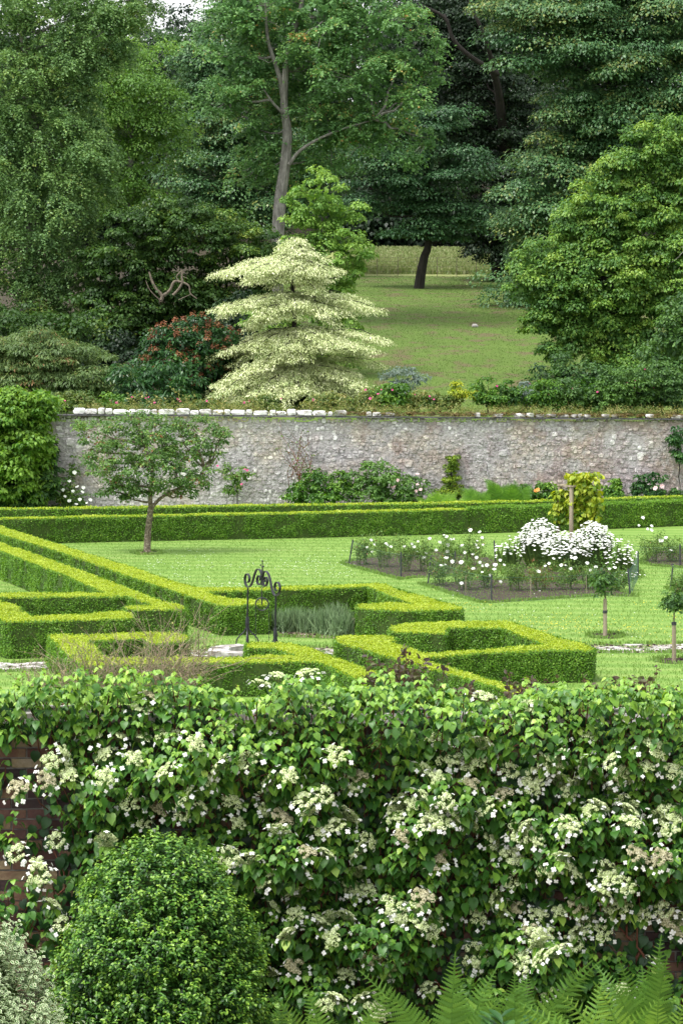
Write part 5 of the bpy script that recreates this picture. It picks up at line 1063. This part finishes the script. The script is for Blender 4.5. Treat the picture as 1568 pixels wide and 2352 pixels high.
for i, (x, y, ln, tn, lab) in enumerate([(990, 1140, .55, .8, 'pale low fern right of the blush flowered bush'), (1012, 1135, .6, .85, 'yellowish fern in front of the creeper column'), (1055, 1142, .5, .8, 'small yellow green fern right of the creeper column'), (1100, 1128, .75, .6, 'fern at the left end of the fern bank by the wall'), (1130, 1118, .9, .5, 'tall fern left of centre in the fern bank'), (1165, 1110, 1.0, .5, 'tallest fern in the bank by the wall'), (1190, 1118, .9, .45, 'fern next right of the tallest one by the wall')]):
    fern(x, y, 106.0, 9, lab, ln*1.25, tn, seed=90+i, group='ferns at the foot of the stone wall', w=.30, fan=1.6)

# ================================================================ GROWTH JUST BEHIND THE WALL
Yb = 109.6
bush('border_shrub', 'yellow green spurge clump on the wall top right of the striped tree', [(1055, 905, 18, 18, 0), (1040, 890, 10, 10, 0), (1085, 908, 16, 12, 0)], 'lime', Yb, 945, n=50, dens=8, size=.07, r=.18, tone=.6, cat='spurge', seed=20)
BB = [((1120, 915, 26, 20, 0), 'ivy', .45, 'mid green leafy clump behind the wall next to the yellow spurge'), ((1165, 912, 24, 20, 0), 'ivy', .35, 'leafy clump with deep pink flowers behind the middle of the right wall'),
      ((1205, 915, 26, 22, 0), 'silver', .25, 'greyish clump with pink flowers on the wall top'), ((1250, 920, 30, 22, 0), 'ivy', .4, 'rounded green clump on the wall top below the dark shrub'),
      ((1300, 918, 32, 24, 0), 'shrub', .7, 'green bush behind the wall under the great maple'), ((1350, 915, 36, 28, 0), 'ivy', .25, 'wide green bush behind the wall right of the great maple centre'),
      ((1405, 912, 36, 30, 0), 'shrub', .8, 'bushy green plant with a purple flower behind the right wall'), ((1460, 905, 38, 34, 0), 'shrub', .7, 'tall leafy bush behind the wall near the right edge'), ((1520, 905, 40, 40, 0), 'shrub', .55, 'dark leafy bush at the right end of the wall top'),
      ((900, 912, 30, 16, 0), 'ivy', .5, 'low weeds at the right foot of the striped tree'), ((860, 918, 30, 14, 0), 'weed', .4, 'pink flowered weeds on the wall top by the striped tree'), ((960, 925, 34, 12, 0), 'weed', .5, 'straw coloured weeds on the wall top before the grass slope'), ((1010, 928, 28, 12, 0), 'weed', .35, 'low valerian patch left of the yellow spurge'), ((170, 930, 34, 14, 0), 'weed', .3, 'weedy growth on the wall top beside the bright green climber'), ((250, 932, 34, 12, 0), 'ivy', .5, 'low green growth behind the coping below the bronze maple'), ((330, 932, 30, 12, 0), 'laurel', .5, 'leafy growth behind the coping below the laurel'), ((480, 934, 40, 10, 0), 'weed', .35, 'straggly weeds on the coping left of the striped tree'), ((600, 934, 40, 10, 0), 'weed', .45, 'weeds on the coping under the left half of the striped tree'), ((760, 932, 40, 12, 0), 'weed', .5, 'weeds on the coping under the right half of the striped tree')]
for i, (lb, mt, tn, lab) in enumerate(BB):
    x, y, rx, ry, _ = lb; rx *= 1.15; ry *= 1.45; y -= 6; lb = (x, y, rx, ry, 0); bl = [(x+random.Random(i*9+k).uniform(-rx, rx), y-ry*random.Random(i*7+k).uniform(.1, .9)) for k in range(2 if i not in (0, 3) else 1)]
    bush('border_plant', lab, [lb, (x-rx*.5, y+5, rx*.6, ry*.8, .2), (x+rx*.5, y+3, rx*.6, ry*.8, -.2)], mt, Yb+(i % 3)*.5, 948, n=44, dens=6, size=.085, r=.22, tone=tn, tv=.16, cat='border plant', seed=30+i, blooms=bl, bmat='pink', bs=.7, T=T_OVAL, group='plants growing behind the coping of the stone wall')
for i, (xs, lab, fl) in enumerate([((290, 310), 'red valerian stems on the wall top nearest the bright green climber', [(268, 925), (305, 912)]), ((355, 375), 'thin valerian stems on the wall top above the left half of the apple tree', [(355, 925)]), ((415, 430), 'tallest red valerian stem, above the right half of the apple tree', [(408, 917), (415, 922)]),
        ((500, 515), 'valerian stems on the white coping left of the striped tree base', []), ((570, 590), 'valerian stems in front of the left part of the striped tree base', [(560, 925)]), ((720, 740), 'valerian stems on the coping right below the striped tree', [(720, 920)]), ((845, 865), 'valerian stems at the right foot of the striped tree', [(850, 915), (868, 905)])]):
    v = twigs('valerian', lab, 'valerian', [(xs[0], 940, 8, 1), (xs[1], 940, 8, 1)], M['stem'], M['weed'], 12, 51+i, ln=(.35, .8), leafp=.7, lsz=.09, Y=108.7, rad=.010, spread=.3)
    v['group'] = 'valerian stems growing out of the wall coping'
    for x, y in fl: put_bloom(v, D(x, y, 108.7), 1.1, BLM['pink'])
bush('silver_shrub', 'silvery grey shrub at the lower right of the striped tree', [(930, 880, 30, 28, 0), (955, 868, 18, 18, 0), (905, 875, 24, 20, 0)], 'silver', 113.5, 925, n=46, dens=4, size=.10, r=.3, tone=.3, seed=60, T=T_NARROW)
bush('dark_shrub', 'dark rounded shrub below the great maple, touching the slope', [(1285, 865, 52, 42, 0), (1340, 875, 50, 36, 0), (1240, 890, 30, 20, 0), (1400, 880, 50, 34, 0)], 'shrub', 114, 930, n=60, dens=3, size=.11, r=.4, tone=.45, seed=61)
bush('side_shrub', 'tall dark green shrub filling the right edge above the wall', [(1550, 840, 60, 80, 0), (1520, 870, 50, 50, 0), (1590, 750, 50, 90, 0), (1490, 890, 40, 34, 0)], 'shrub', 114, 940, n=60, dens=2.6, size=.12, r=.45, tone=.55, seed=62)
bush('laurel', 'dark glossy laurel behind the wall, between the bronze maple and the striped tree', [(340, 900, 50, 35, 0), (395, 895, 45, 40, 0), (300, 880, 40, 35, 0), (370, 860, 50, 30, .5)], 'laurel', 114, 930, n=40, dens=3, size=.17, r=.4, tone=.35, seed=63, T=T_NARROW)
bush('rhododendron', 'dark bush dotted all over with rusty orange flower clusters', [(430, 820, 90, 70, 0), (480, 790, 60, 45, 0), (380, 860, 55, 50, 0), (470, 860, 60, 50, 0), (400, 780, 50, 35, .3), (500, 830, 40, 40, 0)], 'laurel', 122, 920, n=50, dens=2.2, size=.13, r=.45, tone=.30, seed=64, extra=lambda L, root, cs: (lambda Lr: (dome(Lr, [c for c in [tuple(q+np.array([random.uniform(-.2, .2), -.22, random.uniform(.05, .3)])) for q in cs] for _q in (0, 1) if random.random() < .9], .12, 22, .085, flat=1.7, tone=.5, droop=-.2), Lr.build('flower_clusters', M['rust'], root, T_KITE).__setitem__('kind', 'stuff')))(Leaves()))
bush('bronze_maple', 'low domed maple with layered bronze green foliage behind the wall at left', [(80, 820, 85, 55, 0), (170, 840, 80, 50, 0), (230, 880, 65, 40, 0), (20, 870, 80, 60, 0), (110, 880, 90, 45, -.5), (-40, 830, 70, 60, 0), (200, 810, 14, 12, 0), (270, 900, 34, 24, 0)], 'jmaple', 117, 945, n=150, dens=2.6, size=.12, r=.5, tone=.48, tv=.13, flat=.42, seed=65, cat='maple', droop=.9, T=T_NARROW)

# ================================================================ STRIPED LAYERED DOGWOOD
random.seed(70); Yd = 121.0; kd = Yd/F
b0 = D(668, 945, Yd); root = empty('layered_dogwood', tuple(b0), 'pale cream and green tree with flat tiers of branches like a cake', 'tree'); mb = MB(); L = Leaves()
mb.tube(curve([b0, D(672, 850, Yd), D(676, 740, Yd), D(670, 640, Yd), D(664, 545, Yd)], 4), np.linspace(.17, .03, 17), 8)
tiers = [  # centre y, left tip (x, y), right tip (x, y), number of arms, top
    (546, (644, 570), (708, 570), 8), (566, (605, 600), (765, 596), 12), (590, (488, 630), (808, 626), 20), (604, (560, 652), (785, 648), 12), (672, (487, 728), (878, 709), 22), (686, (560, 742), (800, 733), 12),
    (754, (500, 812), (895, 789), 24), (768, (540, 833), (880, 806), 18), (820, (478, 880), (888, 868), 24), (842, (436, 915), (908, 912), 26), (870, (470, 932), (890, 928), 20)]
for (cy_, lt, rt, na) in tiers:
    c0 = D(670, cy_+8, Yd)
    for k in range(na):
        c = c0+Vector((0, 0, random.uniform(-.22, .20)))
        if random.random() < .16: continue
        az = 2*math.pi*(k+random.uniform(-.25, .25))/na; ca, sa = math.cos(az), math.sin(az); wx = (rt[0]-670)*kd if ca > 0 else (670-lt[0])*kd; dz = ((rt[1] if ca > 0 else lt[1])-cy_)*kd
        mean = ((rt[0]-670)+(670-lt[0]))/2*kd; R_ = math.hypot(wx*ca, mean*.9*sa)*random.choice((.55, .8, .9, 1.0, 1.08))*random.uniform(.92, 1.04); tip = c+Vector((ca*R_, sa*R_, -dz*random.uniform(.55, 1.2)+random.uniform(-.10, .08)))
        pts = limb(mb, c, tip, .035, .008, .05, 7, .03, 5)
        nb = max(4, int(R_/.22))
        for j in range(nb):
            t = (j+.7)/nb; p = c.lerp(tip, t)+Vector((0, 0, .05*4*t*(1-t)*R_)); wdt = .14+.24*math.sin(min(1, t*1.15)*2.6)
            for q in (-1, 0, 1):
                cc = p+Vector((-sa*q*wdt*1.15, ca*q*wdt*1.15, random.uniform(-.05, .08)-abs(q)*.05)); n_ = 46; u = RNG.random((n_, 2)); a_ = u[:, 0]*6.283; r_ = np.sqrt(u[:, 1])*.25
                pp = np.c_[cc.x+np.cos(a_)*r_, cc.y+np.sin(a_)*r_, cc.z+.06-r_*.50+RNG.normal(0, .03, n_)-.12*(RNG.random(n_)<.3)*RNG.random(n_)]
                L.add(pp, np.c_[np.cos(a_)*.45+RNG.normal(0, .3, n_), np.sin(a_)*.45+RNG.normal(0, .3, n_), np.full(n_, .75)], np.c_[np.cos(a_)*.5+RNG.normal(0, .25, n_), np.sin(a_)*.5+RNG.normal(0, .25, n_), np.full(n_, -.95)], RNG.uniform(.07, .13, n_), .55+random.gauss(0, .12)+RNG.normal(0, .16, n_))
for _ in range(16):
    s = D(random.uniform(640, 710), random.uniform(536, 570), Yd); n_ = 30; tt = RNG.random(n_)*.35; L.add(np.c_[s.x+RNG.normal(0, .05, n_), s.y+RNG.normal(0, .05, n_), s.z-tt], rdir(n_)+np.array([0, -.3, .3]), rdir(n_)+np.array([0, 0, -.6]), .09, .6)
mb.build('trunk', M['barkdark'], root); L.build('foliage', M['cream'], root, T_NARROW)

# ================================================================ TREES ON THE HILL
def T_(pts, Y, dys=None): return [D(x, y, Y+(dys[i] if dys else 0)) for i, (x, y) in enumerate(pts)]
def lobs(Y, lst): return [lob(*(l[:4]), Y, dy=(l[4] if len(l) > 4 else 0)) for l in lst]
def gbase(x, Y): c = D(x, 700, Y); return Vector((c.x, Y, hz(Y, c.x)))
# tall ash in the middle
Y = 142; b = gbase(633, Y)
tree('tall_ash', 'tall ash tree in the middle with a pale forked trunk and feathery crown', lobs(Y, [(560, 20, 100, 90), (660, 10, 110, 90, 3), (640, 110, 110, 80, 2), (540, 130, 80, 90), (770, 30, 120, 90), (870, 60, 100, 90), (740, 150, 120, 90, 1), (850, 190, 110, 80), (930, 130, 70, 70), (930, 220, 55, 60), (760, 290, 120, 75, 1), (860, 300, 80, 70), (600, 300, 80, 80, 2), (530, 230, 60, 60), (640, 220, 80, 80, 3), (700, 370, 90, 40, 2), (985, 320, 22, 22), (1000, 180, 22, 22), (600, 380, 60, 50, 2)]), 'ashwarm', b,
     [([b, D(640, 500, Y), D(655, 375, Y), D(660, 300, Y), D(652, 240, Y), D(660, 130, Y), D(690, 20, Y), D(700, -60, Y)], .33, .07), ([D(656, 255, Y), D(640, 170, Y), D(615, 90, Y), D(610, 0, Y)], .15, .05), ([D(664, 378, Y-.3), D(690, 345, Y-.5), D(740, 315, Y-.6), D(800, 292, Y-.8), D(860, 275, Y-1)], .09, .025), ([D(648, 258, Y-.3), D(628, 238, Y-.6), D(605, 205, Y-.8)], .09, .03)],
     style='spray', dens=.62, r=.75, size=.15, tone=.50, tv=.13, seed=11, sprayk=(9, 9), inner=.15, reject=.6, rough=.45, droop=.55, trad=.022, twign=.8, sc=.5, front=.5)
# left ash
Y = 136; b = gbase(60, Y)
tree('left_ash', 'large grey green ash filling the upper left side', lobs(Y, [(40, 20, 130, 90), (150, 10, 110, 70), (250, 20, 80, 60), (300, 0, 36, 50), (60, 140, 130, 100), (150, 120, 90, 80, 2), (-60, 220, 110, 130), (60, 270, 120, 100), (150, 250, 80, 90, 1), (60, 400, 120, 100), (160, 360, 80, 80), (190, 430, 55, 70), (0, 540, 100, 110), (110, 520, 100, 90), (160, 580, 62, 80), (60, 650, 110, 90), (130, 690, 60, 60), (-40, 700, 90, 90), (210, 300, 50, 60), (190, 200, 70, 70), (260, 60, 80, 50), (200, 640, 40, 60), (30, 330, 140, 120), (90, 460, 120, 100)]), 'ash', b,
     [([b, D(62, 640, Y), D(75, 500, Y), D(80, 330, Y), D(78, 200, Y), D(60, 130, Y-.5), D(45, 70, Y-1)], .35, .07), ([D(78, 210, Y), D(62, 160, Y-1), D(40, 120, Y-1.2)], .1, .04)],
     style='spray', dens=.85, r=.85, n=64, size=.125, tone=.5, tv=.13, seed=12, inner=.2, droop=1.0, rough=.5, sprayk=(10, 11), tj=.11)
Y = 162; b = gbase(300, Y)
tree('bright_ash', 'lime green crowned tree behind the left ash', lobs(Y, [(300, 185, 95, 65), (340, 250, 75, 70), (270, 260, 90, 80, 1), (240, 130, 90, 70, 2), (310, 330, 95, 75), (250, 400, 100, 90), (360, 310, 50, 55), (300, 450, 60, 60), (200, 200, 80, 90)]), 'bright', b, [([b, D(300, 500, Y), D(300, 300, Y)], .3, .12)],
     style='dome', dens=.55, r=1.0, n=100, size=.15, tone=.40, tv=.15, seed=13, flat=.85, droop=.7, rough=.4)
for i, (x, yt, rx, Y, lab) in enumerate([(380, 140, 50, 236, 'far dark tree in the gap, left of the two showing against the sky'), (448, 122, 50, 232, 'far tree in the gap with its rounded top against the sky'), (400, 210, 60, 220, 'dark tree half way down the gap below the skyline trees')]):
    b = gbase(x, Y); k = Y/F
    tree('far_tree', lab, lobs(Y, [(x, yt, rx, 50), (x-20, yt+80, rx*1.2, 60), (x+25, yt+90, rx*1.1, 60), (x, yt+170, rx*1.3, 70)]), 'shrub', b, [([b, D(x, yt+150, Y), D(x, yt+40, Y)], .3, .1)], bark='barkdark', dens=.5, r=1.1, n=80, size=.24, tone=.42, tv=.12, seed=80+i, flat=.55)
Y = 176; b = gbase(540, Y)
tree('sycamore', 'dark layered sycamore left of the tall ash trunk', lobs(Y, [(520, 240, 75, 70), (480, 180, 55, 60), (560, 330, 95, 80), (480, 330, 70, 60), (520, 430, 115, 65), (440, 430, 60, 40), (590, 470, 80, 60), (500, 500, 85, 40), (620, 400, 80, 90), (540, 140, 60, 80), (485, 100, 40, 60), (512, 20, 30, 60), (700, 440, 80, 70), (740, 380, 80, 70)]), 'syc', b, [([b, D(540, 450, Y), D(535, 250, Y)], .4, .12)], bark='barkdark',
     dens=.36, r=1.5, n=220, size=.17, tone=.58, tv=.14, seed=14, flat=.5, shell=.16, droop=.9, up=.8, rough=.35)
# dark woods behind
Y = 172; b = gbase(1140, Y)
tree('dark_beech', 'shadowy beech with heavy dark limbs between the ash and the great sycamore', lobs(Y, [(1010, 30, 90, 80), (1090, 60, 100, 90), (1060, 170, 90, 90), (1150, 200, 100, 110), (1100, 290, 90, 90), (1180, 330, 90, 100), (1090, 400, 85, 80), (1160, 450, 100, 90), (1130, 540, 85, 60), (1200, 560, 90, 70), (1150, 610, 40, 40), (1010, 250, 70, 80), (1020, 120, 60, 70)]), 'dark', b,
     [([b, D(1160, 400, Y), D(1145, 220, Y-3), D(1130, 160, Y-4.5)], .4, .17), ([D(1145, 170, Y-4.2), D(1080, 130, Y-5.2), D(1040, 90, Y-5.6), D(1020, 40, Y-5.8), D(960, 10, Y-6)], .15, .07), ([D(1132, 150, Y-4.2), D(1110, 80, Y-5.6), D(1080, 10, Y-6), D(1060, -50, Y-6)], .13, .06)], bark='barkdark',
     dens=.55, r=1.0, n=90, size=.17, tone=.5, tv=.15, seed=15, flat=.55, rough=.35)
Y = 152; b = gbase(1420, Y)
tree('great_sycamore', 'huge blue green sycamore with layered foliage filling the upper right', lobs(Y, [(1220, 30, 80, 70), (1320, 20, 100, 80), (1430, 20, 110, 80), (1530, 60, 100, 90), (1270, 120, 85, 70), (1370, 130, 110, 80), (1480, 170, 110, 80), (1340, 220, 90, 70), (1430, 250, 110, 80), (1540, 250, 90, 90), (1310, 310, 80, 70), (1400, 340, 100, 80), (1280, 400, 75, 70), (1350, 430, 90, 80), (1240, 490, 70, 60), (1300, 530, 90, 70), (1220, 570, 70, 50), (1240, 640, 65, 50), (1175, 690, 40, 40), (1210, 720, 55, 34), (1290, 650, 80, 70), (1150, 730, 20, 26), (1600, 380, 80, 120)]), 'syc', b, [([b, D(1420, 500, Y), D(1400, 200, Y)], .55, .2)], bark='barkdark',
     dens=.40, r=1.45, n=250, size=.16, tone=.66, tv=.12, seed=16, flat=.50, shell=.16, droop=.95, up=.85, rough=.35, inner=.3)
Y = 163; b = P(0, 0) if False else Vector((D(961, 657, Y).x, D(961, 657, 164).y, 0)); b = D(961, 658, 164.5); b.z = hz(164.5, b.x)-.1; Y = 164.5
tree('leaning_tree', 'dark leaning tree standing alone on the grass slope', lobs(Y, [(900, 350, 85, 36), (980, 330, 80, 40, 1), (880, 420, 80, 32), (960, 400, 85, 34, -1), (1040, 380, 70, 40), (930, 470, 85, 32, 1), (1010, 460, 80, 36), (1060, 500, 60, 30), (960, 530, 65, 22), (1030, 545, 45, 18), (850, 480, 45, 22), (1000, 280, 70, 40), (870, 300, 60, 40)]), 'syc', b,
     [([b, D(966, 630, Y), D(974, 590, Y), D(983, 560, Y), D(984, 470, Y), D(985, 340, Y)], .30, .12)], bark='barkdark', dens=.42, r=1.2, n=160, size=.16, tone=.36, tv=.12, seed=17, flat=.46, shell=.18, droop=.9, up=.8)
Y = 128; b = gbase(735, Y)
tree('young_oak', 'fresh bright green young tree just behind the striped tree', lobs(Y, [(740, 450, 60, 40), (700, 500, 50, 45), (780, 490, 45, 45), (750, 550, 65, 45), (690, 560, 40, 40), (800, 570, 50, 38), (740, 610, 70, 38), (820, 620, 26, 26), (600, 735, 55, 22), (760, 660, 60, 40), (720, 720, 80, 30), (620, 760, 40, 22), (780, 740, 40, 40), (720, 830, 90, 40)]), 'bright', b, [([b, D(738, 700, Y), D(740, 480, Y)], .14, .04)],
     dens=1.5, r=.36, n=40, size=.14, tone=.68, tv=.15, seed=18, flat=.7, rough=.5, trad=.012)
for i, (ls, lab, tn) in enumerate([([(250, 600, 75, 80), (210, 700, 55, 90), (280, 720, 80, 90), (240, 800, 80, 60), (300, 520, 60, 50), (330, 640, 60, 70)], 'dark green hazel at the left of the shadowy thicket', .42),
                                   ([(390, 560, 85, 60), (370, 740, 90, 60), (440, 660, 70, 70), (350, 490, 50, 34), (430, 500, 60, 40), (420, 770, 70, 50), (360, 680, 60, 50), (310, 800, 70, 60)], 'broad hazel in the middle of the thicket behind the bare branch', .46),
                                   ([(520, 560, 80, 60), (560, 620, 75, 60), (500, 680, 75, 70), (590, 560, 50, 45), (480, 760, 60, 60), (570, 700, 60, 60), (610, 640, 40, 50)], 'yellow green topped hazel at the right of the thicket, beside the tall trunk', .58)]):
    Y = 134+i*.8; b = gbase(ls[0][0], Y)
    tree('hazel', lab, lobs(Y, ls), 'hazel', b, [([b, D(ls[0][0], 750, Y), D(ls[0][0], 620, Y)], .14, .06)], bark='barkdark', dens=1.2, r=.55, n=66, size=.15, tone=tn, tv=.17, seed=20+i, flat=.6, rough=.4)
Y = 127; b = gbase(1400, Y)
tree('great_maple', 'broad light green maple with yellowish tips leaning in from the right', lobs(Y, [(1530, 310, 60, 45), (1490, 360, 70, 60), (1420, 400, 55, 50), (1560, 400, 90, 80), (1370, 460, 60, 55), (1460, 470, 90, 70), (1320, 520, 60, 50), (1400, 560, 90, 70), (1500, 580, 100, 80), (1275, 590, 60, 50), (1330, 640, 80, 60), (1240, 670, 45, 42), (1420, 670, 100, 70), (1280, 730, 55, 48), (1360, 745, 75, 50), (1510, 700, 90, 70), (1450, 770, 60, 34), (1300, 790, 45, 26), (1400, 790, 50, 24), (1600, 560, 80, 120), (1440, 520, 110, 90, 1), (1340, 600, 90, 80, 1), (1450, 640, 120, 90, 1), (1500, 440, 100, 80, 1), (1360, 700, 90, 60, 1), (1250, 640, 50, 50), (1220, 600, 30, 30), (1290, 800, 55, 40), (1380, 820, 60, 40), (1470, 820, 70, 50), (1540, 800, 60, 60), (1200, 660, 30, 26), (1230, 740, 36, 30)]), 'maple', b, [([b, D(1405, 780, Y), D(1410, 640, Y), D(1420, 480, Y)], .3, .1)], bark='barkdark',
     dens=1.5, r=.46, n=74, size=.14, tone=.58, tv=.17, seed=24, flat=.85, rough=.4, droop=.7)
Y = 121; b = gbase(1585, Y)
tree('edge_tree', 'feathery bright green tree just showing at the right edge', lobs(Y, [(1590, 560, 50, 30), (1600, 630, 60, 60), (1590, 690, 50, 30)]), 'bright', b, [([b, D(1590, 700, Y), D(1590, 600, Y)], .14, .05)], dens=1.6, r=.4, n=60, size=.10, tone=.6, seed=25)
for i, (x, y, rx, ry, Y, mt, lab) in enumerate([(20, 770, 90, 60, 128, 'hazel', 'dark bush under the left ash at the picture edge'), (140, 760, 80, 60, 129, 'hazel', 'shadowy bush between the left ash trunk and the bronze maple'), (260, 830, 80, 60, 128, 'dark', 'dark evergreen bush right of the bronze maple'), (560, 760, 70, 70, 131, 'dark', 'dark bush close behind the left tiers of the striped tree'), (-60, 860, 80, 70, 125, 'hazel', 'dark bush cut by the left edge behind the bronze maple')]):
    bush('thicket_bush', lab, [(x, y, rx, ry, 0), (x-rx*.6, y+25, rx*.7, ry*.8, .5), (x+rx*.6, y+25, rx*.7, ry*.8, -.5), (x, y+60, rx, ry*.8, 0)], mt, Y, 930, n=60, dens=1.3, size=.14, r=.5, tone=.45, seed=120+i, T=T_KITE)
# bare dead branch in front of the thicket
random.seed(91); Y = 132.6; b = gbase(372, Y); root = empty('dead_branch', tuple(b), 'bare twisted dead branches standing out of the thicket', 'dead branch'); mb = MB()
z3_ = lambda L_: [D(x*.5002, 516.7+y*.5002, Y) for x, y in L_]
mb.tube([D(372, 800, Y+3), D(372, 730, Y+2.4), D(370.5, 700, Y+.9), z3_([(740, 345)])[0]], [.13, .12, .11, .09], 6)
for pts, r0, r1 in [([(740, 345), (745, 325), (715, 290), (700, 260), (685, 215)], .10, .04), ([(735, 345), (690, 300), (670, 255)], .03, .015), ([(742, 330), (780, 300), (800, 260), (835, 262)], .08, .05), ([(795, 322), (820, 295), (838, 262), (835, 240), (838, 210), (812, 235), (820, 255)], .07, .02), ([(838, 262), (868, 280), (875, 315), (905, 338)], .05, .02), ([(820, 345), (850, 330), (880, 318)], .02, .012), ([(838, 235), (860, 245)], .02, .01), ([(505, 440), (550, 438), (600, 430)], .03, .015)]:
    mb.tube(curve(z3_(pts), 4), np.linspace(r0, r1, (len(pts)-1)*4+1), 6)
mb.build('dead_limbs', M['deadwood'], root)
# wood far behind the meadow: closed canopy with bare trunks below it
random.seed(95)
def canopy(name, label, rows, seed):
    r = random.Random(seed); L = Leaves(); cs = []; rad = []
    for (Y0, Y1, n_, z0, z1, x0, x1) in rows:
        for _ in range(n_):
            Y = r.uniform(Y0, Y1); x = r.uniform(x0, x1); c = D(x, 700, Y); cs.append((c.x, Y, hz(Y, c.x)+r.uniform(z0, z1))); rad.append(r.uniform(1.2, 2.4))
    dome(L, cs, np.array(rad), 110, .36, flat=.55, tone=.4, tv=.15); return tag(L.build(name, M['dark'], None), label, 'wood', kind='stuff')
canopy('far_wood', 'dark mass of woodland rising behind all the trees', [(206, 225, 600, 3.6, 14, -100, 350), (206, 225, 900, 4.4, 19, 550, 1900), (225, 300, 700, 3.5, 15, -100, 1800), (212, 222, 260, .3, 6, -100, 330), (207, 213, 160, .3, 3.0, 790, 1180), (228, 300, 500, 0, 3, -300, 1900)], 3)
for i, (x, Y) in enumerate([(383, 205), (395, 212), (846, 212), (875, 222), (905, 216), (940, 226), (1020, 214), (1060, 222), (1085, 211), (800, 218)]):
    b = gbase(x, Y); o = MB(); o.tube([b-Vector((0, 0, .3)), b+Vector((.2, 0, 4)), b+Vector((.1, 0, 9))], [.24, .19, .15], 7)
    o_ = o.build('bare_tree', M['barkdark'], None); tag(o_, 'bare dark trunk standing in the shade at the edge of the far wood', 'tree trunk', 'dark trunks at the edge of the far wood')
# field fence
root = empty('wire_fence', tuple(gbase(913, 176)), 'thin wire fence on posts between the slope and the meadow', 'fence'); tops = []
for x in (820, 866, 913, 958, 1003.5, 1048, 1093, 1140, 1190):
    b = gbase(x, 176); t = b+Vector((0, 0, 1.12)); tops.append((b, t)); mb = MB(); mb.tube([b, t], .02, 6); mb.build('post', M['deadwood'], root)
mb = MB()
for (a, b), (c_, d_) in zip(tops, tops[1:]):
    for s in (.25, .5, .75, .95): mb.tube([a.lerp(b, s), c_.lerp(d_, s)], .005, 3, cap=False)
mb.build('wire', M['stake'], root)
mb = MB(); c = D(1090, 752, 150); c.z = hz(c.y, c.x); q = P(0, 0)
# pale stone on the slope
for Yt in np.arange(125, 175, .2):
    d = D(1090, 752, Yt)
    if d.z <= hz(Yt, d.x): c = Vector((d.x, Yt, hz(Yt, d.x))); break
mb.ball(tuple(c+Vector((0, 0, .06))), (.16, .12, .1), nu=8, nv=6, jit=.15); o = mb.build('stone', M['curb'], None, True); tag(o, 'single pale stone lying on the grass slope', 'stone')
# longer grass left along the edges of beds, hedges and posts; crumbs of soil and weeds in the beds
def edge_pts(polys, n, spread=.05):
    segs = []
    for poly in polys:
        for a, b in zip(poly, poly[1:]+poly[:1]): segs.append((a, b, math.hypot(b[0]-a[0], b[1]-a[1])))
    ws = [q[2] for q in segs]; out = []
    for (a, b, l_) in random.choices(segs, ws, k=n):
        t = random.random(); out.append((a[0]+(b[0]-a[0])*t+random.gauss(0, spread), a[1]+(b[1]-a[1])*t+random.gauss(0, spread), .003))
    return out
beds = [o for o in C.objects if o.name.split('.')[0] in ('left_bed', 'front_bed', 'centre_bed', 'right_bed', 'corner_bed', 'soil_ring', 'stone_path', 'lavender_soil')]
polys = [[tuple(v.co[:2]) for v in o.data.vertices] for o in beds]
ep = edge_pts(polys, 15000, .05); it = iter(ep)
blades('edge_grass', 15000, lambda: next(it), .07, 'lawngrass', 'longer grass fringing the beds and the stone path', T_TUFT)
hp = [[tuple(P(x, y)[:2]) for x, y in h_] for h_ in (HA, HB, HC, HD, HF)]
L = Leaves(); sm = MB()
for o in beds[:5]:
    poly = [tuple(v.co[:2]) for v in o.data.vertices]; bb = np.array(poly); lo, hi = bb.min(0), bb.max(0); q = RNG.uniform(lo, hi, (int((hi-lo).prod()*60), 2)); q = q[in_poly(q[:, 0], q[:, 1], poly)]
    for x, y in q:
        if random.random() < .5: s_ = random.uniform(.015, .05); sm.ball((x, y, .01), (s_, s_, s_*.6), nu=5, nv=4, jit=.25)
        elif noise.noise(Vector((x*1.5, y*1.5, 2))) > .1:
            for k in range(5): L.add((x+random.gauss(0, .04), y+random.gauss(0, .04), .02), (random.gauss(0, .4), -.4, 1), rdir(1)[0]+np.array([0, 0, .3]), random.uniform(.03, .07), random.random())
o = L.build('bed_weeds', M['rose'], None, T_OVAL); tag(o, 'small weeds coming up through the soil of the rose beds', 'weeds', kind='stuff')
o = sm.build('soil_crumbs', M['soil'], None); tag(o, 'crumbs and clods of dark soil in the rose beds', 'soil', kind='stuff')
